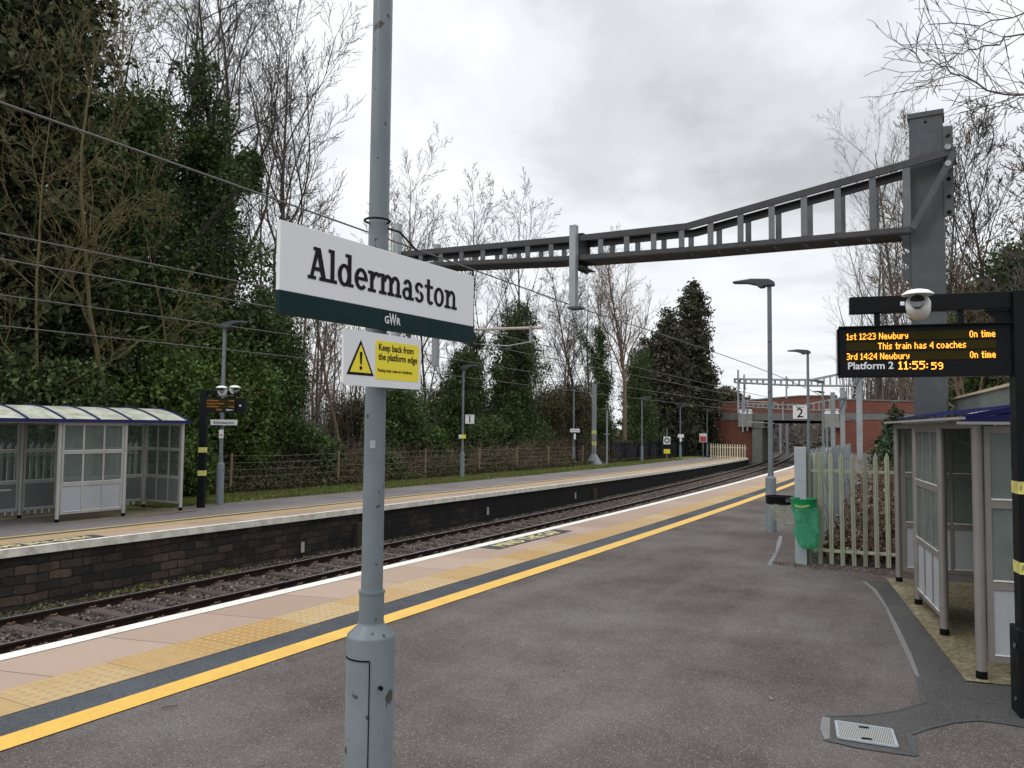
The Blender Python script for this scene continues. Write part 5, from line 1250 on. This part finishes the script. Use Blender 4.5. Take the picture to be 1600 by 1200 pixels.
SP=dict(wob=.14,trop=.1,kids=(9,6,4,3),t0=.3,ang=(34,36,34),len=(.38,.45,.5),rmin=.008)
sap=[(472,-23.2,330,.07,''),(505,-24.5,390,.05,''),(536,-24,360,.06,''),(558,-25.5,330,.06,''),(456,-27,400,.06,''),(610,-26,330,.07,''),(490,-28,420,.06,'')]
for i,(px,X,pt,rr,_) in enumerate(sap):
    tree_on(px,X,pt,'thin bare woodland tree standing in the gap behind the station signs',60+i,cfg=SP,r=rr+.02,mat='bark_grey' if i%2 else 'bark_tan',group='thin bare trees in the gap behind the station signs')
SPT=[o for o in COL.objects if o.get('group')=='thin bare trees in the gap behind the station signs' and o.parent is None]
rq=random.Random(8)
for i,(px,X) in enumerate(((444,-27.5),(465,-30),(480,-26.5),(498,-32),(520,-29),(545,-31),(566,-27),(615,-30),(640,-33),(662,-28),(690,-31),(706,-27.5),(722,-33),(758,-31),(838,-29),(858,-32),(885,-30),(902,-34),(925,-31),(955,-33),(985,-30),(1008,-33),(1030,-30),(60,-29),(150,-30),(235,-30),(385,-29),(412,-31))):
    x,y=at_far(px,X); o=copy_tree(SPT[i%len(SPT)]); o.location=(x,y,zf(min(y,70))); sc=rq.uniform(.75,1.15); o.scale=(sc*1.1,sc*1.1,sc*(.85 if 440<px<760 else 1.05)); o.rotation_euler=(0,0,rq.random()*6.28)
    o['label']='grey brown bare tree in the belt of wood behind the far platform'; o['group']='bare trees filling the wood behind the far platform'
tree_on(636,-27,285,'bare tree with a rounded twiggy top just right of the foreground post',71,cfg=AS)
tree_on(672,-25,420,'slim dark trunk tree between post and Platform 1 lamp',72,cfg=SP,mat='bark_dark',r=.11)
ivied(738,-25,322,'bare tree with ivied leaning trunk behind the station sign right edge',73,520,.8,.45,20000,cfg=AS,limbs=False)
ivied(716,-24.6,470,'short ivy wrapped tree behind the Platform 1 lamp',74,560,1.3,.6,26000,cfg=SP)
ivied(812,-24.2,335,'bare topped tree with a thick ivy column right of the Platform 1 lamp',75,478,1.35,.75,52000,cfg=AS)
ivied(780,-24.6,520,'leaning ivy column joined against the thick one',76,530,1.4,.5,34000,cfg=SP,limbs=False)
bush(752,690,-23.2,2.6,2.6,26000,'dark ivy bush at the foot of the ivy columns',77,'ivy',.1)
bush(680,700,-22.8,1.9,1.9,16000,'bright green sapling bush between post and Platform 1 lamp',78,'ivy_b',.11)
bush(880,690,-26,4.4,5.2,30000,'olive twiggy thicket right of the ivy columns',79,'bramble',.09)
bush(850,680,-25.5,3.4,4.6,22000,'second olive thicket tucked against the ivy columns',80,'bramble',.09)
tree_on(868,-25,470,'bare tree between the ivy columns and the curved trunk',81,cfg=AS,mat='bark_grey')
tree_on(908,-24.5,430,'bare tree with a curved dark trunk left of the banded mast',82,cfg=dict(AS,wob=.16),mat='bark_dark',lean=(-.10,-.12))
tree_on(925,-27,440,'pale bare tree directly behind the banded mast',83,cfg=AS)
ivied(944,-25,430,'narrow ivy wrapped tree just right of the banded mast',84,520,1.15,.5,30000,cfg=SP)
t,st=tree_on(975,-23.3,412,'tall bare tree with tan trunk and wide crown beside the conifers',85,cfg=dict(AS,kids=(19,9,6,4),t0=.35),mat='bark_tan',r=.2)
ivied(1000,-24.6,500,'ivy wrapped tree between tan trunk tree and the conifers',86,560,1.6,.8,36000,cfg=SP)
cedar(1084,-23.4,440,'tallest dark broad conifer at the right end of the tree line',91,2.7,52000,'cypress',.17,tiers=40,taper=.42,hfrac=.02,asp=1.5)
cedar(1045,-24.4,482,'slimmer dark conifer left of the tallest conifer',92,2.6,34000,'cypress',.17,tiers=34,taper=.45,hfrac=.02,asp=1.5)
cedar(1012,-26,530,'low dark conifer behind the tan trunk tree',93,2.8,30000,'cypress',.18,tiers=26,taper=.45,hfrac=.02,asp=1.5)
cedar(1098,-22.8,575,'short dark conifer skirting the end of the black railings',94,1.7,26000,'cypress',.17,tiers=24,taper=.4,hfrac=.0,asp=1.4)
bush(632,690,-24,3.6,4.4,30000,'dark green ivy thicket right beside the foreground post',104,'ivy',.10,22)
bush(705,690,-26.5,3.6,4.6,24000,'brown green thicket behind the Platform 1 lamp',105,'bramble',.10,22)
bush(912,690,-28,3.4,4.6,20000,'brown thicket behind the banded mast',106,'bramble',.10,22)
bush(560,690,-27,3.6,3.4,20000,'brown green thicket partly hidden by the foreground post',107,'bramble',.09,20)
bush(300,735,-18.9,1.1,1.7,9000,'rounded holly bush beside the far shelter end',101,'ivy_b',.07)
bush(500,742,-20.2,1.5,1.75,13000,'rounded dark ivy bush against the wire fence',102,'ivy',.085)
bush(590,742,-20.5,1.3,1.2,7000,'small ivy bush mostly behind the foreground post',103,'ivy',.085)
def palm(px,py,X,label,seed):
    rng=r_(seed); q=onX(px,py,X); t=empty('evergreen_tree',(q.x,q.y,0),0,label,'tree'); bl=[(rng.normal()*1.2,rng.normal()*1.2,q.z-1.4+rng.normal()*.6,1.,1.,.7) for _ in range(18)]
    leaves(rng,bl,9000,.28,M['bramble'],'crown',t,asp=2.); tb=TB(); tb.tube([(0,0,-.5),(0,0,q.z-1.5)],[.2,.1],6); tb.build('trunk',M['bark_grey'],t)
palm(1142,612,-36,'far olive evergreen above the left bridge parapet',111)
# undergrowth behind the wire fence
def band_xy(rng,n,y0,y1,w0,w1,px=1.):
    Y=y0+(y1-y0)*rng.random(n)**px; X=-(w0+(w1-w0)*rng.random(n))+np.array([cur(v) for v in Y]); return X,Y
rng=r_(200)
n=130000; X,Y=band_xy(rng,n,13.2,72,18.9,24,1.5); hh=.25+.95*np.clip((-X+np.array([cur(v) for v in Y])-18.9)/2,0,1)*(.5+.5*np.sin(X*1.3+Y*.9)*np.sin(Y*.5)+.25); Z=np.array([zf(v) for v in Y])+np.clip(hh,.1,1.6)*rng.random(n)**.6
V,Fq=leafquads(rng,np.stack([X,Y,Z],1),.085); o=npmesh('undergrowth',V,Fq,M['bramble']); tag(o,'tangled bramble undergrowth behind the wire fence',kind='stuff')
def twigs(name,label,n,fxy,h,mat,seed,r=.008,k=3,arc=.6,cat='undergrowth'):
    rng=r_(seed); tb=TB(); X,Y,Zb=fxy(rng,n)
    for i in range(n):
        a=rng.random()*6.28; H=h*(.4+.8*rng.random()); c=rng.normal()*arc; dx,dy=math.cos(a)*c,math.sin(a)*c
        P=[(X[i],Y[i],Zb[i]),(X[i]+dx*.2,Y[i]+dy*.2,Zb[i]+H*.5),(X[i]+dx*.6,Y[i]+dy*.6,Zb[i]+H*.9),(X[i]+dx,Y[i]+dy,Zb[i]+H*(.95 if arc>.4 else 1.15))]
        tb.tube(P,[r,r*.9,r*.7,r*.5],k)
    return tag(tb.build(name,M[mat]),label,kind='stuff')
def f1(rng,n): X,Y=band_xy(rng,n,13.2,60,19.,24.5,1.4); return X,Y,[zf(v) for v in Y]
twigs('undergrowth_stems','arching brown bramble stems behind the wire fence',2600,f1,1.5,'bark_tan',201,.006,arc=.9)
def f2(rng,n): X,Y=band_xy(rng,n,10,68,24,40,1.); return X,Y,[zf(v) for v in Y]
twigs('sapling_thicket','haze of bare saplings deep in the wood',4200,f2,4.8,'bark_grey',202,.012,arc=1.1)
def f3(rng,n): X,Y=band_xy(rng,n,20,150,45,95,1.); return X,Y,[0]*n
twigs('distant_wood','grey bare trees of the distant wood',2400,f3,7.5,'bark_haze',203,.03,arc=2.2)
def f3b(rng,n): X,Y=band_xy(rng,n,8,90,38,60,1.); return X,Y,[0]*n
rng=r_(204); n=42000; X,Y,_=f3b(rng,n); V,Fq=leafquads(rng,np.stack([X,Y,1.7*rng.random(n)**1.2+.5*np.sin(X*.4+Y*.3)],1),.30); o=npmesh('distant_thicket',V,Fq,M['bramble']); tag(o,'brown green thicket at the back of the wood',kind='stuff')
# leaf litter on the wood floor edge and verge
rng=r_(205); n=16000; X,Y=band_xy(rng,n,12.8,45,18.4,20.2,1.5); V,Fq=leafquads(rng,np.stack([X,Y,np.array([zf(v) for v in Y])+.02+.05*rng.random(n)],1),.06); tag(npmesh('leaf_litter',V,Fq,M['litter']),'brown fallen leaves along the foot of the wire fence',kind='stuff')
rng=r_(206); n=70000; X,Y=band_xy(rng,n,12.9,62,17.25,18.9,1.4)
k_=(np.sin(Y*1.1)*np.sin(X*2+Y*.3)+rng.normal(size=n)*.5)>-.55; X,Y=X[k_],Y[k_]; n=len(X); Z=np.array([zf(v) for v in Y])+.01
H_=.05+.07*rng.random(n); a=rng.random(n)*6.28; w_=.012+.012*rng.random(n)
V=np.stack([np.stack([X-np.cos(a)*w_,Y-np.sin(a)*w_,Z],1),np.stack([X+np.cos(a)*w_,Y+np.sin(a)*w_,Z],1),np.stack([X+rng.normal(size=n)*.04,Y+rng.normal(size=n)*.04,Z+H_],1)],1).reshape(-1,3)
tag(npmesh('grass',V,np.arange(3*n).reshape(-1,3),M['grass']),'short green grass on the far platform verge',kind='stuff')
rng=r_(207); n=520; Y=3+20*rng.random(n)**1.2; Y=np.where(np.sin(Y*1.9)+np.sin(Y*.7+1)>.2,Y,Y*.3+5); X=-13.40+.02+.35*rng.random(n)**2; V,Fq=leafquads(rng,np.stack([X,Y,-1.0+.06*rng.random(n)],1),.045); tag(npmesh('weeds',V,Fq,M['grass']),'green weeds along the foot of the far platform wall',kind='stuff')
rng=r_(208); n=15000; Y=3+45*rng.random(n)**1.5; X=-13.44+.62*rng.random(n)**1.4+np.array([cur(v) for v in Y]); V,Fq=leafquads(rng,np.stack([X,Y,-1.04+.05*rng.random(n)],1),.038,np.tile([0,0,1.],(n,1)),1.,.5,.5)
tag(npmesh('gravel',V,Fq,island_mat('gravel_tan',[(0,(.06,.045,.03)),(.5,(.16,.125,.085)),(1,(.34,.29,.22))],.95,.5,(.05,.045,.03),1.3)),'pale tan gravel at the foot of the far platform wall',kind='stuff')
rng=r_(209); n=900; q_=rng.random(n); X=np.where(q_<.5,-2.6+2.1*rng.random(n),-5.2+5.4*rng.random(n)); Y=np.where(q_<.5,12.6+.35*rng.random(n),4+14*rng.random(n)); k_=(q_<.5)|(rng.random(n)<.12); X,Y=X[k_],Y[k_]; n=len(X)
V,Fq=leafquads(rng,np.stack([X,Y,.012+.012*rng.random(n)],1),.026,np.tile([0,0,1.],(n,1)),1.,.5,.6); tag(npmesh('fallen_leaves',V,Fq,M['litter']),'small fallen leaves scattered on the platform and along the fence foot',kind='stuff')
# --- right side: bracken bank behind the palisade
rng=r_(210); n=120000; Y=13.3+26*rng.random(n)**1.4; X=-2.1+ (7.5+Y*.12)*rng.random(n)
hb=.25+.95*np.clip((Y-13.3)/5,0,1)*(.75+.25*np.sin(X*2+Y)); Z=hb*rng.random(n)**.7
V,Fq=leafquads(rng,np.stack([X,Y,Z],1),.065); tag(npmesh('bracken',V,Fq,M['litter']),'dead brown bracken and leaves behind the palisade fence',kind='stuff')
def f4(rng,n): Y=13.6+24*rng.random(n); X=-2+(8+Y*.1)*rng.random(n); return X,Y,[0]*n
twigs('bracken_stems','dry stems standing in the bracken behind the palisade fence',2600,f4,1.45,'bark_tan',211,.007)
def f5(rng,n): Y=86+30*rng.random(n); X=-11+26*rng.random(n); return X,Y,[2.5]*n
twigs('sapling_thicket','dense bare saplings rising above the bridge parapet on the right',1800,f5,7.6,'bark_grey',212,.026,arc=1.6)
def f6(rng,n): Y=84+70*rng.random(n); X=-11+40*rng.random(n); return X,Y,[1.5]*n
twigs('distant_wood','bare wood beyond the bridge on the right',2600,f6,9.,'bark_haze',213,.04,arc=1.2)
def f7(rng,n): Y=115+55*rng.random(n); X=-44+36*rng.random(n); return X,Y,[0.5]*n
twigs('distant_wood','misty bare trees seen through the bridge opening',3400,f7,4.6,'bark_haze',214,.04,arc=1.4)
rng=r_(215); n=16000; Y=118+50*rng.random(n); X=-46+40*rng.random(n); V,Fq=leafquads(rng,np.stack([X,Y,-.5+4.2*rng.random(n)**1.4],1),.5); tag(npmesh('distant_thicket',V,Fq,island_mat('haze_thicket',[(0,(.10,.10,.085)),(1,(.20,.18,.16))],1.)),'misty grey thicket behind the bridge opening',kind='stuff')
def rtree(px,Y,ptop,label,seed,**k):
    q=onY(px,670,Y); h=onY(px,ptop,Y).z; return bare_tree(q.x,Y,-.05,h,label,seed=seed,**k)
RT=dict(AS,kids=(17,8,6,4),t0=.16,ang=(38,40,38,34))
rtree(1412,86,235,'bare tree rising left of the big portal column',121,cfg=RT)
rtree(1378,90,345,'smaller bare tree farther left of the portal column',122,cfg=RT)
rtree(1500,30,225,'bare tree directly right of the big portal column',123,cfg=RT,mat='bark_grey')
rtree(1545,24,330,'reddish brown bare tree leaning beside the portal column',124,cfg=dict(RT,wob=.16),mat='bark_tan',r=.075,lean=(-.12,0))
rtree(1600,27,235,'tall bare tree at the right edge behind the canopy',125,cfg=RT,mat='bark_dark')
rtree(1660,22,210,'bare tree just outside the right edge',126,cfg=RT,mat='bark_grey')
rtree(1460,88,290,'bare tree mostly hidden behind the big portal column',127,cfg=RT)
def rivy(px,Y,ptop,h1px,label,seed,w0,w1,n):
    t,st=rtree(px,Y,ptop,label,seed,cfg=dict(IV,t0=.3),mat='bark_dark'); ivy_on(t,st,r_(seed),.2,onY(px,h1px,Y).z,w0,w1,n,.10); t.name='ivy_clad_tree'
rivy(1590,26,330,400,'ivy clad tree at the right edge behind the departure board',131,1.7,1.2,40000)
rivy(1530,30,420,500,'lower ivy clad tree behind the departure board',132,1.5,1.0,30000)
bl=bush(1398,690,.6,1,1,10,'x',1) if False else None
q=onY(1398,720,27); rng=r_(133); t=empty('conifer_bush',(q.x,27,-.05),0,'green spruce like bush behind the near shelter far end','shrub')
leaves(rng,[(rng.normal()*.18*(1.2-f),rng.normal()*.2,2.35*f+.2,.42*(1.15-f)+.08,.42*(1.15-f)+.08,.3) for f in np.linspace(0,1,22)],11000,.08,island_mat('spruce',[(0,(.025,.045,.022)),(.7,(.055,.09,.05)),(1,(.10,.15,.09))],.7),'foliage',t,asp=1.6); tb=TB(); tb.tube([(0,0,0),(0,0,3.)],[.06,.02],6); tb.build('stem',M['bark_dark'],t)
# overhanging bare branches, top right: a tree whose trunk is right of the frame
rng=r_(140); t=empty('bare_tree',(8.3,11.5,0),0,'bare tree outside the right edge whose thin branches hang into the top right sky','tree')
tb=TB(); tk=TB(); tk.tube([(0,0,-.1),(-.1,0,3),(-.1,-.1,6),(.1,-.2,9.5)],[.26,.22,.17,.06],10); tk.build('trunk',M['bark_grey'],t)
OC=dict(wob=.12,trop=.0,rmin=.0042,kids=(1,9,3,3),t0=.3,ang=(35,42,38),len=(.3,.42,.5),seg=.35)
org=Vector((8.3,11.5,0))
def limb(z0,pts,r):
    P=[Vector((-.1,-.05,z0))]+[Vector(onY(px,py,Y))-org for px,py,Y in pts]
    Q=[]
    for a,b_ in zip(P[:-1],P[1:]):
        for k in range(4): q_=a.lerp(b_,k/4); Q.append((q_.x+rng.normal()*.02,q_.y+rng.normal()*.02,q_.z+rng.normal()*.02))
    Q.append(tuple(P[-1])); Q=np.array(Q); R=np.linspace(r*.62,.0045,len(Q)); tb.tube(Q,R,6)
    for i in range(8,len(Q)-1):
        for s_ in range(1 if i%2 else 2):
            d=Q[min(i+1,len(Q)-1)]-Q[i-1]; d/=np.linalg.norm(d); v=rng.normal(size=3); v[1]*=.6; v-=d*(v@d); v/=np.linalg.norm(v); nd=d*.72+v*.7+np.array([0,0,.05]); nd/=np.linalg.norm(nd)
            branch(tb,rng,Q[i],nd,.35+.5*rng.random(),R[i]*.4+.001,2,3,OC)
OC['rmin']=.0032
limb(5.8,[(1720,175,11),(1600,152,10.2),(1560,145,10),(1500,118,9.7),(1452,98,9.5),(1420,76,9.4)],.024)
limb(6.6,[(1740,90,11),(1600,55,10.4),(1540,70,10.1),(1492,85,9.9),(1440,120,9.8)],.022)
limb(7.4,[(1740,20,11),(1600,20,10.4),(1530,38,10.2),(1450,38,10)],.02)
limb(5.2,[(1760,260,11),(1640,150,10.6),(1560,165,10.2),(1500,176,10)],.016)
tb.flush(rng,OC); tb.build('crown',M['bark_grey'],t)
# small debris on the near platform
rng=r_(300); rr=random.Random(3)
for i,(px,py,s_) in enumerate(((252,1107,.06),(722,1013,.02),(879,1051,.02),(1546,1187,.02))):
    p=onZ(px,py,.006); tb=TB(); a=rr.random()*3
    tb.tube([(0,0,.005),(s_*math.cos(a),s_*math.sin(a),.012),(s_*1.9*math.cos(a+.3),s_*1.9*math.sin(a+.3),.006)],[.003,.003,.002],5)
    o=tb.build('twig',M['bark_dark']); o.location=p; tag(o,('thin dark twig lying near the yellow line at lower left','tiny dark twig in the middle of the platform asphalt','tiny pale twig in the open platform asphalt right of middle','tiny dark twig in the bottom right corner')[i],'twig')
# ------------------------------------------------------------------ world, sun, camera
w=bpy.data.worlds.new('World'); S.world=w; w.use_nodes=True; nt=w.node_tree; nt.nodes.clear(); g=G(nt)
out=nt.nodes.new('ShaderNodeOutputWorld'); bg=nt.nodes.new('ShaderNodeBackground'); sky=nt.nodes.new('ShaderNodeTexSky')
sky.sky_type='NISHITA'; sky.sun_disc=False; sky.sun_elevation=math.radians(38); sky.sun_rotation=math.radians(200); sky.air_density=1.5; sky.dust_density=4
co=g.coord('Generated'); sx=g.n('SeparateXYZ'); g.l(co,sx.inputs[0])
zz=g.math('MAXIMUM',sx.outputs[2],.06)
cv=g.n('CombineXYZ'); g.l(g.math('DIVIDE',sx.outputs[0],zz),cv.inputs[0]); g.l(g.math('DIVIDE',sx.outputs[1],zz),cv.inputs[1])
mp=g.n('Mapping'); mp.inputs['Scale'].default_value=(.36,.27,1); mp.inputs['Location'].default_value=(1.3,.35,0); mp.inputs['Rotation'].default_value=(0,0,.4); g.l(cv.outputs[0],mp.inputs[0])
n1=g.noise(mp.outputs[0],1.5,8,.52); n2=g.noise(co,3.2,6,.55)
f=g.math('ADD',g.math('MULTIPLY',n1,.62),g.math('MULTIPLY',n2,.38))
cl=g.ramp(f,[(.36,(.46,.475,.50)),(.44,(.61,.63,.655)),(.51,(.76,.785,.815)),(.60,(.90,.92,.95))],'EASE')
hz=g.ramp(sx.outputs[2],[(0.0,1),(.30,0)]); cl=g.mix(g.math('MULTIPLY',hz,.85),cl,(.80,.825,.855))
zen=g.ramp(sx.outputs[2],[(.50,1),(.95,3.1)]); 
zen=g.math('MULTIPLY_ADD',g.math('MAXIMUM',g.math('SUBTRACT',sx.outputs[2],.5),0),4.4); zen.node.inputs[2].default_value=1.
vm=g.n('VectorMath',operation='SCALE'); g.l(cl,vm.inputs[0]); g.l(zen,vm.inputs['Scale'])
v2=g.n('VectorMath',operation='SCALE'); g.l(vm.outputs[0],v2.inputs[0]); v2.inputs['Scale'].default_value=12.6
mxn=g.mix(.93,sky.outputs[0],v2.outputs[0]); g.l(mxn,bg.inputs[0]); bg.inputs[1].default_value=.1
g.l(bg.outputs[0],out.inputs[0])
sd=bpy.data.lights.new('sun','SUN'); sd.energy=.7; sd.angle=math.radians(25); sd.color=(1,.97,.93); so=bpy.data.objects.new('sun',sd); COL.objects.link(so)
el,ro=math.radians(38),math.radians(200); dv=Vector((math.sin(ro)*math.cos(el),math.cos(ro)*math.cos(el),math.sin(el))); so.rotation_euler=dv.to_track_quat('Z','Y').to_euler()
cd=bpy.data.cameras.new('camera'); co_=bpy.data.objects.new('camera',cd); COL.objects.link(co_); S.camera=co_
cd.sensor_width=36; cd.lens=F/1600*36; cd.clip_end=3000; cd.clip_start=.05
Rm=Matrix(((rt.x,up.x,-fw.x),(rt.y,up.y,-fw.y),(rt.z,up.z,-fw.z))); co_.matrix_world=Matrix.Translation(CAM)@Rm.to_4x4()
S.view_settings.view_transform='Standard'; S.view_settings.look='None'; S.view_settings.exposure=0; S.view_settings.gamma=1
S.cycles.max_bounces=6; S.cycles.transparent_max_bounces=12
